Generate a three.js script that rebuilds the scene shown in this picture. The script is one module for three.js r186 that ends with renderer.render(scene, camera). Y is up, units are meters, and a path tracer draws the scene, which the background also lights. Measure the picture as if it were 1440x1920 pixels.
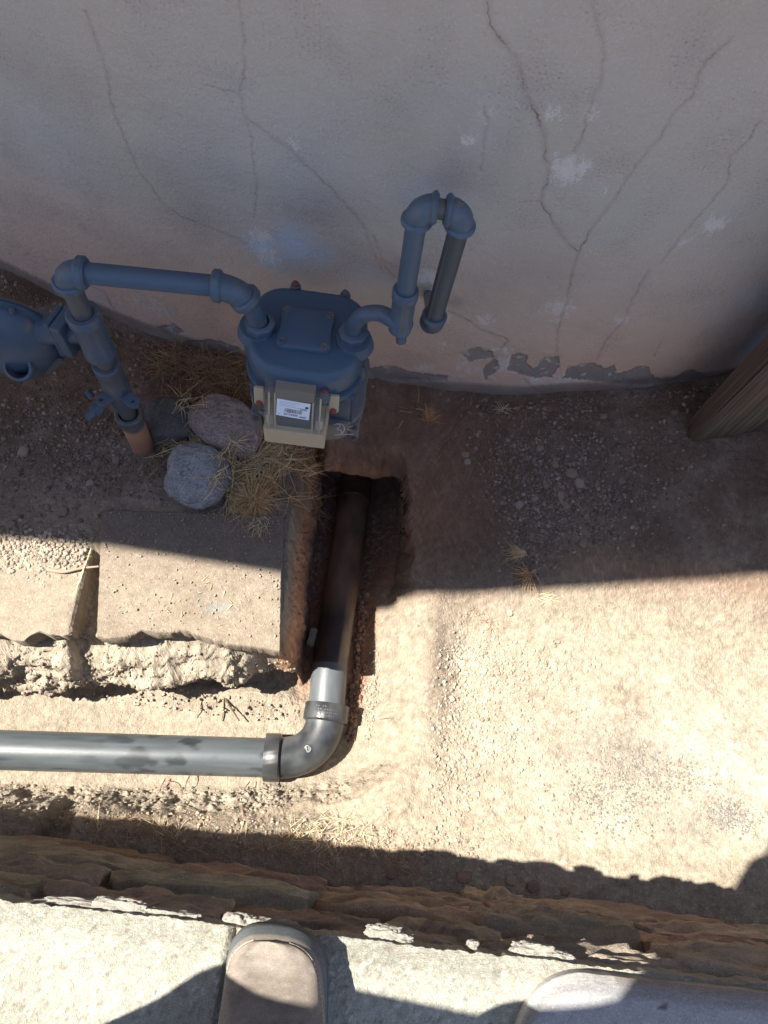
import * as THREE from 'three';
import { mergeGeometries, mergeVertices, toCreasedNormals } from 'three/addons/utils/BufferGeometryUtils.js';
import { RoundedBoxGeometry } from 'three/addons/geometries/RoundedBoxGeometry.js';
import { MarchingCubes } from 'three/addons/objects/MarchingCubes.js';

// ---------------------------------------------------------------- camera, sky, sun, exposure
const V = (x, y, z) => new THREE.Vector3(x, y, z);
const scene = new THREE.Scene();
const FOC = 1397, CAM = V(0, 1.6, 0);
// the phone is held about level with the waist and tipped down over the trench
const RT = V(0.9916, 0.0729, -0.1066), UPV = V(-0.1264, 0.3711, -0.9200), FW = V(0, 0, 0);
RT.normalize(); UPV.addScaledVector(RT, -RT.dot(UPV)).normalize(); FW.crossVectors(UPV, RT);
const camera = new THREE.PerspectiveCamera(2 * Math.atan(960 / FOC) * 180 / Math.PI, 0.75, 0.02, 400);
camera.position.copy(CAM);
camera.quaternion.setFromRotationMatrix(new THREE.Matrix4().makeBasis(RT, UPV, FW.clone().negate()));
scene.add(camera);
const renderer = new THREE.WebGLRenderer({ antialias: true });
renderer.toneMapping = THREE.LinearToneMapping;
renderer.toneMappingExposure = 3.0;
renderer.shadowMap.enabled = true;

const SUNK = V(-0.673, 1, 0.098);              // towards the sun: x, z per metre of height
const sunDir = SUNK.clone().normalize();
const sun = new THREE.DirectionalLight(new THREE.Color(1, 0.945, 0.86), 4.9);
sun.position.copy(sunDir).multiplyScalar(12); sun.target.position.set(0, 0, 0);
sun.castShadow = true; sun.shadow.mapSize.set(4096, 4096);
Object.assign(sun.shadow.camera, { left: -4, right: 4, top: 4, bottom: -4, near: 1, far: 30 });
scene.add(sun, sun.target);
{ // clear blue sky
  const w = 256, h = 128, d = new Float32Array(w * h * 4);
  for (let j = 0; j < h; j++) for (let i = 0; i < w; i++) {
    const th = (j + .5) / h * Math.PI - Math.PI / 2, ph = (i + .5) / w * 2 * Math.PI - Math.PI;
    const y = Math.sin(th), c = Math.cos(th), dir = V(c * Math.cos(ph), y, c * Math.sin(ph));
    const e = Math.max(0, y), k = Math.pow(1 - e, 3.2), g = Math.max(0, dir.dot(sunDir));
    const glow = .10 * Math.pow(g, 6) + .35 * Math.pow(g, 60);
    let r = .145 + .40 * k + glow, gg = .20 + .41 * k + glow, b = .355 + .34 * k + glow * .9;
    if (y < 0) { r = .17; gg = .14; b = .11; }
    const o = (j * w + i) * 4; d[o] = r * .88; d[o + 1] = gg * .88; d[o + 2] = b * .88; d[o + 3] = 1;
  }
  const t = new THREE.DataTexture(d, w, h, THREE.RGBAFormat, THREE.FloatType);
  t.mapping = THREE.EquirectangularReflectionMapping; t.magFilter = t.minFilter = THREE.LinearFilter; t.needsUpdate = true;
  scene.background = t; scene.environment = t;
}

// ---------------------------------------------------------------- small tools
function rng(a) { return () => { a |= 0; a = a + 0x6D2B79F5 | 0; let t = Math.imul(a ^ a >>> 15, 1 | a); t = t + Math.imul(t ^ t >>> 7, 61 | t) ^ t; return ((t ^ t >>> 14) >>> 0) / 4294967296; }; }
const PERM = new Uint8Array(512);
{ const r = rng(77), a = [...Array(256).keys()]; for (let i = 255; i > 0; i--) { const j = r() * (i + 1) | 0; [a[i], a[j]] = [a[j], a[i]]; } for (let i = 0; i < 512; i++) PERM[i] = a[i & 255]; }
const GX = new Float32Array(256), GY = new Float32Array(256), GZ = new Float32Array(256);
{ const D = [[1, 1, 0], [-1, 1, 0], [1, -1, 0], [-1, -1, 0], [1, 0, 1], [-1, 0, 1], [1, 0, -1], [-1, 0, -1], [0, 1, 1], [0, -1, 1], [0, 1, -1], [0, -1, -1], [1, 1, 0], [0, -1, 1], [-1, 1, 0], [0, -1, -1]]; for (let i = 0; i < 256; i++) [GX[i], GY[i], GZ[i]] = D[i & 15]; }
function noise(x, y = 0, z = 0, per = 0) {
  let X = Math.floor(x), Y = Math.floor(y), Z = Math.floor(z); x -= X; y -= Y; z -= Z;
  let X1 = X + 1, Y1 = Y + 1; if (per) { X = ((X % per) + per) % per; X1 = (X + 1) % per; Y = ((Y % per) + per) % per; Y1 = (Y + 1) % per; }
  X &= 255; Y &= 255; Z &= 255; X1 &= 255; Y1 &= 255; const Z1 = (Z + 1) & 255;
  const u = x * x * x * (x * (x * 6 - 15) + 10), v = y * y * y * (y * (y * 6 - 15) + 10), w = z * z * z * (z * (z * 6 - 15) + 10), A = PERM[X], B = PERM[X1];
  const aa = PERM[A + Y], ab = PERM[A + Y1], ba = PERM[B + Y], bb = PERM[B + Y1], x1 = x - 1, y1 = y - 1, z1 = z - 1;
  let g = PERM[aa + Z]; const n000 = GX[g] * x + GY[g] * y + GZ[g] * z; g = PERM[ba + Z]; const n100 = GX[g] * x1 + GY[g] * y + GZ[g] * z;
  g = PERM[ab + Z]; const n010 = GX[g] * x + GY[g] * y1 + GZ[g] * z; g = PERM[bb + Z]; const n110 = GX[g] * x1 + GY[g] * y1 + GZ[g] * z;
  g = PERM[aa + Z1]; const n001 = GX[g] * x + GY[g] * y + GZ[g] * z1; g = PERM[ba + Z1]; const n101 = GX[g] * x1 + GY[g] * y + GZ[g] * z1;
  g = PERM[ab + Z1]; const n011 = GX[g] * x + GY[g] * y1 + GZ[g] * z1; g = PERM[bb + Z1]; const n111 = GX[g] * x1 + GY[g] * y1 + GZ[g] * z1;
  const a0 = n000 + u * (n100 - n000), a1 = n010 + u * (n110 - n010), b0 = n001 + u * (n101 - n001), b1 = n011 + u * (n111 - n011), c0 = a0 + v * (a1 - a0), c1 = b0 + v * (b1 - b0); return c0 + w * (c1 - c0);
}
function fbm(x, y, z, o = 4) { let s = 0, a = .5; for (let i = 0; i < o; i++) { s += a * noise(x, y, z); x *= 2.03; y *= 2.03; z *= 2.03; a *= .5; } return s; }
const hash2 = (x, y) => PERM[PERM[x & 255] + (y & 255)] / 255;
function cell(x, y, per = 0) { // nearest and second nearest distance to scattered points
  const X = Math.floor(x), Y = Math.floor(y); let a = 9, b = 9, id = 0;
  for (let j = -1; j < 2; j++) for (let i = -1; i < 2; i++) {
    let cx = X + i, cy = Y + j, hx = cx, hy = cy; if (per) { hx = ((cx % per) + per) % per; hy = ((cy % per) + per) % per; }
    const dx = cx + hash2(hx, hy) - x, dy = cy + hash2(hy + 37, hx + 91) - y, d = Math.sqrt(dx * dx + dy * dy);
    if (d < a) { b = a; a = d; id = hash2(hx + 11, hy + 53); } else if (d < b) b = d;
  } return [a, b, id];
}
const clamp = (t, a = 0, b = 1) => Math.min(b, Math.max(a, t));
const ss = (a, b, t) => { t = clamp((t - a) / (b - a)); return t * t * (3 - 2 * t); };
const lerp = (a, b, t) => a + (b - a) * t;
const mix3 = (a, b, t) => [a[0] + (b[0] - a[0]) * t, a[1] + (b[1] - a[1]) * t, a[2] + (b[2] - a[2]) * t];
const gauss = (x, z, cx, cz, sx, sz = sx) => Math.exp(-((x - cx) ** 2) / (sx * sx) - ((z - cz) ** 2) / (sz * sz));
function curve(pts) { // smooth function through points, straight beyond the ends
  return x => {
    const n = pts.length; if (x <= pts[0][0]) return pts[0][1] + (x - pts[0][0]) * (pts[1][1] - pts[0][1]) / (pts[1][0] - pts[0][0]);
    if (x >= pts[n - 1][0]) return pts[n - 1][1] + (x - pts[n - 1][0]) * (pts[n - 1][1] - pts[n - 2][1]) / (pts[n - 1][0] - pts[n - 2][0]);
    let i = 0; while (x > pts[i + 1][0]) i++;
    const s = k => { const a = pts[Math.max(0, k - 1)], b = pts[Math.min(n - 1, k + 1)]; return (b[1] - a[1]) / (b[0] - a[0]); };
    const h = pts[i + 1][0] - pts[i][0], t = (x - pts[i][0]) / h, t2 = t * t, t3 = t2 * t;
    return pts[i][1] * (2 * t3 - 3 * t2 + 1) + h * s(i) * (t3 - 2 * t2 + t) + pts[i + 1][1] * (3 * t2 - 2 * t3) + h * s(i + 1) * (t3 - t2);
  };
}
function ray(px, py) { return FW.clone().addScaledVector(RT, (px - 720) / FOC).addScaledVector(UPV, -(py - 960) / FOC); }
const at = (px, py, y) => { const d = ray(px, py); return CAM.clone().addScaledVector(d, (y - CAM.y) / d.y); };      // point at height y
const atZ = (px, py, z) => { const d = ray(px, py); return CAM.clone().addScaledVector(d, (z - CAM.z) / d.z); };
const wallZ = curve([[-2.4, -1.55], [-.984, -1.141], [-.768, -1.086], [-.556, -1.031], [-.349, -.995], [-.016, -.988], [.253, -.999], [.455, -1.022], [.59, -1.049], [.70, -1.074], [.80, -1.105], [.945, -1.145], [2.4, -1.55]]);
const onWall = (px, py) => { const d = ray(px, py); let z = -1; for (let i = 0; i < 12; i++) z = wallZ(d.x * z / d.z); return CAM.clone().addScaledVector(d, z / d.z); };

const taken = {};
function numbered(n) { const k = taken[n] = (taken[n] ?? -1) + 1; return k ? n + '_' + String(k).padStart(3, '0') : n; }
function tag(o, label, category, group, kind) { if (label) o.userData.label = label; if (category) o.userData.category = category; if (group) o.userData.group = group; if (kind) o.userData.kind = kind; return o; }
function thing(name, label, category, p = [0, 0, 0], group, kind) { const g = new THREE.Group(); g.name = numbered(name); g.position.set(...p); scene.add(g); return tag(g, label, category, group, kind); }
function merge(list) {
  if (!Array.isArray(list)) return list;
  const col = list.every(g => g.attributes.color);
  const out = list.map(g => { const r = g.index ? g.toNonIndexed() : g.clone(); for (const k of Object.keys(r.attributes)) if (!['position', 'normal', 'uv'].includes(k) && !(k === 'color' && col)) r.deleteAttribute(k); r.morphAttributes = {}; return r; });
  return mergeGeometries(out);
}
function obj(name, geos, mat, parent) { let g = merge(geos); if (parent && parent !== scene) { const o = V(0, 0, 0); for (let q = parent; q && q !== scene; q = q.parent) o.add(q.position); if (o.lengthSq()) { if (g === geos) g = g.clone(); g.translate(-o.x, -o.y, -o.z); } } const m = new THREE.Mesh(g, mat); m.name = parent && parent !== scene ? name : numbered(name); (parent ?? scene).add(m); return m; }
const lin = (r, g, b) => new THREE.Color().setRGB(r, g, b);
const std = (c, rough = .8, o = {}) => new THREE.MeshStandardMaterial({ color: Array.isArray(c) ? lin(...c) : c, roughness: rough, ...o });
function dataTex(w, h, f, srgb) { const d = new Uint8Array(w * h * 4); for (let j = 0; j < h; j++) for (let i = 0; i < w; i++) { const c = f(i / w, j / h), o = (j * w + i) * 4; d[o] = clamp(c[0]) * 255; d[o + 1] = clamp(c[1]) * 255; d[o + 2] = clamp(c[2]) * 255; d[o + 3] = 255; } const t = new THREE.DataTexture(d, w, h); t.wrapS = t.wrapT = THREE.RepeatWrapping; t.magFilter = THREE.LinearFilter; t.minFilter = THREE.LinearMipmapLinearFilter; t.generateMipmaps = true; if (srgb) t.colorSpace = THREE.SRGBColorSpace; t.needsUpdate = true; return t; }
const toS = v => v <= .0031308 ? v * 12.92 : 1.055 * Math.pow(v, 1 / 2.4) - .055;

// tube swept along points; rad = number or function of (index, fraction); colour function optional
function sweep(pts, rad, n = 16, col, caps = true) {
  const P = [], N = [], U = [], C = [], I = []; let len = 0, up = null;
  const m = pts.length;
  for (let i = 0; i < m; i++) {
    const t = pts[Math.min(m - 1, i + 1)].clone().sub(pts[Math.max(0, i - 1)]).normalize();
    if (!up) { up = Math.abs(t.y) < .9 ? V(0, 1, 0) : V(0, 0, 1); }
    up.addScaledVector(t, -up.dot(t)).normalize();
    const side = t.clone().cross(up), r = typeof rad === 'function' ? rad(i, i / (m - 1)) : rad;
    if (i) len += pts[i].distanceTo(pts[i - 1]);
    for (let k = 0; k <= n; k++) {
      const a = k / n * 2 * Math.PI, d = up.clone().multiplyScalar(Math.cos(a)).addScaledVector(side, Math.sin(a)), q = pts[i].clone().addScaledVector(d, r);
      P.push(q.x, q.y, q.z); N.push(d.x, d.y, d.z); U.push(k / n * 2 * Math.PI * .05, len); if (col) C.push(...col(q, len, a, i / (m - 1)));
      if (i && k) { const a0 = (i - 1) * (n + 1) + k - 1, b0 = i * (n + 1) + k - 1; I.push(a0, a0 + 1, b0, b0, a0 + 1, b0 + 1); }
    }
  }
  if (caps) for (const e of [0, m - 1]) {
    const t = pts[e].clone().sub(pts[e ? e - 1 : 1]).normalize(), c0 = P.length / 3; P.push(pts[e].x, pts[e].y, pts[e].z); N.push(t.x, t.y, t.z); U.push(0, 0); if (col) C.push(...col(pts[e], 0, 0, e ? 1 : 0));
    for (let k = 0; k <= n; k++) { const o = (e * (n + 1) + k) * 3; P.push(P[o], P[o + 1], P[o + 2]); N.push(t.x, t.y, t.z); U.push(0, 0); if (col) C.push(C[o], C[o + 1], C[o + 2]); if (k) e ? I.push(c0, c0 + k, c0 + k + 1) : I.push(c0, c0 + k + 1, c0 + k); }
  }
  const g = new THREE.BufferGeometry(); g.setAttribute('position', new THREE.Float32BufferAttribute(P, 3)); g.setAttribute('normal', new THREE.Float32BufferAttribute(N, 3)); g.setAttribute('uv', new THREE.Float32BufferAttribute(U, 2)); if (col) g.setAttribute('color', new THREE.Float32BufferAttribute(C, 3)); g.setIndex(I); return g;
}
const seg = (a, b, n) => Array.from({ length: n + 1 }, (_, i) => a.clone().lerp(b, i / n));
const rod = (a, b, r, n = 20) => sweep([a, b], r, n);
const bez = (a, b, c, n = 12) => new THREE.QuadraticBezierCurve3(a, b, c).getPoints(n);
// turned piece: profile [[distance along axis, radius], ...]
function turned(a, dir, prof, n = 28, crease = .7) { const d = dir.clone().normalize(); const p = prof.map(q => a.clone().addScaledVector(d, q[0] + 1e-6 * prof.indexOf(q))); return toCreasedNormals(fixNormals(sweepProf(p, d, prof, n)), crease); }
function sweepProf(p, d, prof, n) {
  const up = Math.abs(d.y) < .9 ? V(0, 1, 0) : V(0, 0, 1); up.addScaledVector(d, -up.dot(d)).normalize(); const side = d.clone().cross(up), P = [], U = [], I = [];
  p.forEach((c, i) => { for (let k = 0; k <= n; k++) { const a = k / n * 2 * Math.PI, q = c.clone().addScaledVector(up, Math.cos(a) * prof[i][1]).addScaledVector(side, Math.sin(a) * prof[i][1]); P.push(q.x, q.y, q.z); U.push(k / n * .2, i * .02); if (i && k) { const a0 = (i - 1) * (n + 1) + k - 1, b0 = i * (n + 1) + k - 1; I.push(a0, a0 + 1, b0, b0, a0 + 1, b0 + 1); } } });
  const g = new THREE.BufferGeometry(); g.setAttribute('position', new THREE.Float32BufferAttribute(P, 3)); g.setAttribute('uv', new THREE.Float32BufferAttribute(U, 2)); g.setIndex(I); return g;
}
function fixNormals(g) { g.computeVertexNormals(); return g; }
const collar = (c, d, r, len, lip = .0035) => turned(c.clone().addScaledVector(d.clone().normalize(), -len / 2), d, [[0, .001], [0, r - lip], [lip, r], [len - lip, r], [len, r - lip], [len, .001]]);
// pipe elbow from a round corner c to b with beads at both ends
function elbow(a, c, b, r, lip = .006, bead = .014) {
  const da = a.clone().sub(c).normalize(), db = b.clone().sub(c).normalize();
  return [sweep(bez(a, c, b, 18), r, 24), collar(a.clone().addScaledVector(da, -bead / 2), da, r + lip, bead), collar(b.clone().addScaledVector(db, -bead / 2), db, r + lip, bead)];
}
// rounded, roughened lump
function rock(seed, sx, sy, sz, round = .6, amp = .08, fr = 2, s = 10, flat = false) {
  let g = new THREE.BoxGeometry(2, 2, 2, s, s, s); g.deleteAttribute('normal'); g.deleteAttribute('uv'); g = mergeVertices(g, 1e-4);
  const p = g.attributes.position, U = [], o = seed * 7.31;
  for (let i = 0; i < p.count; i++) {
    const v = V(p.getX(i), p.getY(i), p.getZ(i)), u = v.clone().normalize(); v.lerp(u.clone().multiplyScalar(1.25), round);
    const n = 1 + amp * (fbm(u.x * fr + o, u.y * fr, u.z * fr, 4) * 2 + .4 * noise(u.x * fr * 5, u.y * fr * 5 + o, u.z * fr * 5));
    v.multiplyScalar(n); p.setXYZ(i, v.x * sx, v.y * sy, v.z * sz); U.push(v.x * sx + v.y * sy * .5, v.z * sz + v.y * sy * .7);
  }
  g.setAttribute('uv', new THREE.Float32BufferAttribute(U, 2)); g.computeVertexNormals(); return flat ? toCreasedNormals(g, .35) : g;
}
// closed slab: plan(u,v)->[x,z], top(x,z,u,v), bottom(...)
function slab(nu, nv, plan, top, bottom, bev = .004) {
  const P = [], U = [], I = [], id = (k, i, j) => k * (nu + 1) * (nv + 1) + j * (nu + 1) + i;
  for (let k = 0; k < 2; k++) for (let j = 0; j <= nv; j++) for (let i = 0; i <= nu; i++) {
    const u = i / nu, v = j / nv, [x, z] = plan(u, v), e = i === 0 || j === 0 || i === nu || j === nv; const y = k ? bottom(x, z, u, v) : top(x, z, u, v) - (e ? bev : 0);
    P.push(x, y, z); U.push(x + y * .4, z + y * .7);
  }
  for (let j = 0; j < nv; j++) for (let i = 0; i < nu; i++) { const a = id(0, i, j), b = id(0, i + 1, j), c = id(0, i, j + 1), d = id(0, i + 1, j + 1); I.push(a, c, b, b, c, d); const o = (nu + 1) * (nv + 1); I.push(a + o, b + o, c + o, b + o, d + o, c + o); }
  const wallq = (a, b) => { const o = (nu + 1) * (nv + 1); I.push(a, b, a + o, b, b + o, a + o); };
  for (let i = 0; i < nu; i++) { wallq(id(0, i, 0), id(0, i + 1, 0)); wallq(id(0, i + 1, nv), id(0, i, nv)); }
  for (let j = 0; j < nv; j++) { wallq(id(0, 0, j + 1), id(0, 0, j)); wallq(id(0, nu, j), id(0, nu, j + 1)); }
  const g = new THREE.BufferGeometry(); g.setAttribute('position', new THREE.Float32BufferAttribute(P, 3)); g.setAttribute('uv', new THREE.Float32BufferAttribute(U, 2)); g.setIndex(I); g.computeVertexNormals(); return toCreasedNormals(g, .8);
}
function place(g, p, ry = 0, rx = 0, rz = 0) { return g.clone().applyMatrix4(new THREE.Matrix4().compose(V(...(Array.isArray(p) ? p : [p.x, p.y, p.z])), new THREE.Quaternion().setFromEuler(new THREE.Euler(rx, ry, rz, 'YXZ')), V(1, 1, 1))); }
function paint(g, f) { const p = g.attributes.position, n = g.attributes.normal, c = new Float32Array(p.count * 3); for (let i = 0; i < p.count; i++) { const k = f(p.getX(i), p.getY(i), p.getZ(i), n.getX(i), n.getY(i), n.getZ(i)); c[i * 3] = k[0]; c[i * 3 + 1] = k[1]; c[i * 3 + 2] = k[2]; } g.setAttribute('color', new THREE.BufferAttribute(c, 3)); return g; }

// ---------------------------------------------------------------- shared textures
const TS = 512, soilH = new Float32Array(TS * TS);
for (let j = 0; j < TS; j++) for (let i = 0; i < TS; i++) {
  const u = i / TS, v = j / TS; let h = 0;
  for (const [f, a] of [[8, .3], [24, .32], [64, .4], [128, .3]]) h += a * noise(u * f, v * f, f, f);
  const [d1, , id] = cell(u * 60, v * 60, 60); if (id > .55) h += .7 * Math.max(0, .42 - d1) * 2;
  const [e1, , i2] = cell(u * 140 + 5, v * 140 + 5, 140); if (i2 > .5) h += .35 * Math.max(0, .4 - e1) * 2;
  const [g1, g2] = cell(u * 42 + 2, v * 42 + 2, 42), [k1, k2] = cell(u * 90 + 7, v * 90 + 7, 90), pm = noise(u * 10 + 3, v * 10, 5, 10);
  h -= .38 * ss(.14, .0, g2 - g1) * ss(.1, .4, pm) + .3 * ss(.18, .0, k2 - k1) * ss(-.05, -.4, pm);
  soilH[j * TS + i] = h;
}
const sH = (u, v) => soilH[(((v * TS) | 0) % TS) * TS + (((u * TS) | 0) % TS)];
const soilMap = dataTex(TS, TS, (u, v) => { const h = sH(u, v), t = toS(clamp(.74 + .38 * h, .25, 1)), [, , id] = cell(u * 60, v * 60, 60), k = id > .93 ? 1.1 : 1; return [t * k, t * k, t * k * (id > .93 ? 1.02 : 1)]; }, true);
const soilBump = dataTex(TS, TS, (u, v) => { const h = .42 + .38 * sH(u, v); return [h, h, h]; });
const setRep = (t, s) => { const c = t.clone(); c.repeat.set(1 / s, 1 / s); c.needsUpdate = true; return c; };
const soilMat = new THREE.MeshStandardMaterial({ vertexColors: true, roughness: .97, map: setRep(soilMap, .3), bumpMap: setRep(soilBump, .3), bumpScale: .0042 });
const grit = (c, rough = .9, rep = .12, bs = .0012, o = {}) => std(c, rough, { map: setRep(soilMap, rep), bumpMap: setRep(soilBump, rep), bumpScale: bs, ...o });
const gritV = (rough = .9, rep = .12, bs = .0012) => grit([1, 1, 1], rough, rep, bs, { vertexColors: true });

// ---------------------------------------------------------------- ground with the trench dug into it
const through = (list, y) => curve(list.map(([a, b]) => { const p = at(a, b, y); return [p.x, p.z]; }).sort((a, b) => a[0] - b[0]));
const bankTop = through([[0, 1190], [180, 1190], [350, 1188], [525, 1214]], -.02), bankFoot = through([[0, 1326], [110, 1322], [250, 1306], [400, 1296], [520, 1306], [590, 1312]], -.3);
const bermFoot = through([[0, 1474], [300, 1482], [500, 1478], [650, 1458], [735, 1425]], -.3);
const alongZ = list => curve(list);
const leftTop = alongZ([[-1, -.15], [-.85, -.15], [-.74, -.145], [-.62, -.165], [-.45, -.150], [-.3, -.150], [-.2, -.15]]);
const leftFoot = alongZ([[-1, -.12], [-.85, -.118], [-.69, -.114], [-.4, -.098], [-.25, -.088], [-.2, -.085]]);
const rightFoot = alongZ([[-1, .07], [-.9, .075], [-.84, .085], [-.74, .098], [-.66, .104], [-.58, .10], [-.5, .085], [-.3, .092], [-.15, .09], [0, .05]]);
const rightTop = alongZ([[-1, .085], [-.9, .09], [-.84, .105], [-.74, .122], [-.66, .132], [-.58, .138], [-.5, .16], [-.3, .168], [-.15, .17], [0, .16]]);
const rightLevel = curve([[-1.4, .03], [-1.05, .015], [-.9, 0], [-.75, -.05], [-.62, -.10], [-.5, -.14], [-.3, -.17], [-.1, -.17], [.15, -.15]]);
function upper(x, z) {
  const left = lerp(.03 * ss(-.75, -1.1, z) + .05 * ss(-.75, -1.0, x) * ss(-.7, -1, z), lerp(-.215, -.135, ss(.0, .09, z)) + .012 * noise(x * 9, 4.4), ss(-.2, -.06, z));
  const right = rightLevel(z) + .03 * ss(.5, 1.2, x) * ss(-.5, -.2, z);
  let h = lerp(left, right, ss(z < -.85 ? -.1 : -.02, z < -.85 ? .3 : .15, x));
  h += .022 * gauss(x, z, .20, -.36, .045, .16) - .018 * gauss(x, z, .29, -.33, .05, .2) + .006 * gauss(x, z, .16, -.05, .06, .06);
  h -= .055 * ss(-.60, -.578, x) * (1 - ss(-.535, -.52, x)) * ss(-.49, -.45, z);
  h += .018 * ss(-.60, -.66, z + .05 * noise(x * 5, 1.7)) * ss(.32, .5, x);                // low scarp right of the trench
  return h;
}
function digB(x, z) { const wob = .012 * noise(x * 14, z * 14, 3) + .006 * noise(x * 40, z * 40, 7); return ss(leftTop(z), leftFoot(z), x + wob * .6) * (1 - ss(rightFoot(z), rightTop(z), x + wob)) * ss(-.955 + wob, -.885 + wob, z); }
function digAll(x, z) {
  const wob = .012 * noise(x * 14, z * 14, 3) + .006 * noise(x * 40, z * 40, 7);
  const sh = .035 * ss(-.27, -.16, x), t1 = ss(bankTop(x) - sh, bankFoot(x) - sh * .8, z + wob), t2 = 1 - ss(bermFoot(x) - .012, bermFoot(x) + .055, z + wob);
  const rt = 1 - ss(rightFoot(z), rightTop(z), x + wob * .5);
  const A = t1 * t2 * rt, B = digB(x, z) * t2;
  return { m: Math.max(A, B), A, B };
}
function soil(x, z, rough = true) { // height of the ground, and what it is made of there
  const { m, A, B } = digAll(x, z);
  let floor = -.302 - .085 * Math.pow(ss(-.36, -.98, z), 1.1) * B;
  floor += .05 * ss(.025, .10, x) * ss(-.50, -.62, z) * B;
  floor += .035 * gauss(x, z, -.25, -.225, .25, .035) - .012 * gauss(x, z, .03, -.35, .05, .3);
  let h = lerp(upper(x, z), floor, m);
  h += .016 * fbm(x * 4, z * 4, 5, 3) * (1 - m * .5);
  const face = 4 * m * (1 - m), berm = ss(bermFoot(x) - .01, bermFoot(x) + .02, z) * (1 - ss(.12, .30, x)) ;
  const clod = Math.max(face * .25, .75 * berm * (.55 + .9 * noise(x * 5, z * 9, 21)), .10 * ss(.15, .3, x) * ss(-.45, -.3, z) * (.5 + noise(x * 6, z * 6, 9)), .05);
  if (rough) {
    h += .0065 * fbm(x * 16, z * 16, 2, 3) + (.0016 + .0016 * clod) * noise(x * 70, z * 70, 4) + (.0017 + .0012 * clod) * noise(x * 150, z * 150, 6);
    const [a, , id] = cell(x * 38 + 3, z * 38), [c, , ic] = cell(x * 90, z * 90 + 9), [d, , idd] = cell(x * 170, z * 170 + 4);
    h += clod * ((id > .35 ? .016 * Math.max(0, .5 - a) : 0) + (ic > .4 ? .011 * Math.max(0, .48 - c) : 0) + (idd > .4 ? .006 * Math.max(0, .48 - d) : 0));
    h -= clod * .010 * Math.max(0, fbm(x * 26, z * 26, 12, 2) - .12) * 3;
  }
  return { h, m, A, B, face, berm };
}
const ground = (x, z) => soil(x, z, false).h;
const DRY = [.365, .308, .228], TAN = [.47, .395, .295], RED = [.27, .145, .088], UMB = [.185, .112, .073], GRY = [.22, .155, .112], PINK = [.275, .212, .158], MOIST = [.21, .135, .098];
function soilColour(x, y, z, s) {
  const n1 = fbm(x * 3.1, z * 3.1, 20, 4), n2 = fbm(x * 11, z * 11, 30, 3), n3 = noise(x * 60, z * 60, 40);
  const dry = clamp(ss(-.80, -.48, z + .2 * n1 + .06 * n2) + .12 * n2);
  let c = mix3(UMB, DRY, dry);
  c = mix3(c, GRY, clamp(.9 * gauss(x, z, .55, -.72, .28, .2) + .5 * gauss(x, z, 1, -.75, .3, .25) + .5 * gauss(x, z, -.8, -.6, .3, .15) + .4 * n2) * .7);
  c = mix3(c, PINK, clamp(1.1 * gauss(x, z, .225, -.33, .05, .12) + .5 * gauss(x, z, .27, -.14, .06, .1) + .4 * Math.max(0, n1) + .5 * Math.max(0, n2)) * .75);
  c = mix3(c, [.46, .405, .32], clamp(gauss(x, z, .8, -.12, .45, .22) * (.6 + 1.2 * n1) + .5 * n2) * .8);
  c = mix3(c, [.215, .195, .17], clamp(.85 * gauss(x, z, .68, -.2, .16, .07) + .6 * gauss(x, z, .82, -.06, .07, .04)) * (.5 + .8 * Math.max(0, n2 + n3 * .4)));
  c = mix3(c, [.25, .155, .10], .6 * ss(.38, .5, x) * Math.exp(-(((z + .625 + .04 * noise(x * 4, 3)) / .035) ** 2)) * clamp(.7 + n2)); c = mix3(c, [.33, .262, .19], s.berm * .8);
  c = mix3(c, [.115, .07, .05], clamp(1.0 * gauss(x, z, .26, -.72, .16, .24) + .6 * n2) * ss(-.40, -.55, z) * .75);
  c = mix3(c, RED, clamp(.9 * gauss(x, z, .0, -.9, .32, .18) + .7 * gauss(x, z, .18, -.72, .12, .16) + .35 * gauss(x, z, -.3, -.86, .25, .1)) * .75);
  // freshly dug faces and the floor
  const legB = s.B * ss(-.2, -.34, z), fl = mix3(mix3(DRY, PINK, .35 + .4 * n2), mix3(RED, MOIST, ss(-.55, -.75, z)), legB * (1 - ss(.055, .085, x) * ss(-.6, -.5, z)));
  c = mix3(c, fl, ss(.6, .95, s.m));
  c = mix3(c, mix3(TAN, [.58, .31, .175], z < -.2 && x < .05 ? ss(-.175, -.135, x) : 0), ss(.05, .4, s.m) * (1 - ss(.75, .98, s.m)) * (x > .05 ? .25 : .9));
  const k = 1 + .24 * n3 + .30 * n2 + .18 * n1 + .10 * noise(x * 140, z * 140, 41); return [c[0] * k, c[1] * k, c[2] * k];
}
function lines(a, b, f) { const r = [a]; let x = a; while (x < b) { x += f(x); r.push(Math.min(x, b)); } return r; }
const facePts = [];
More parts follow.
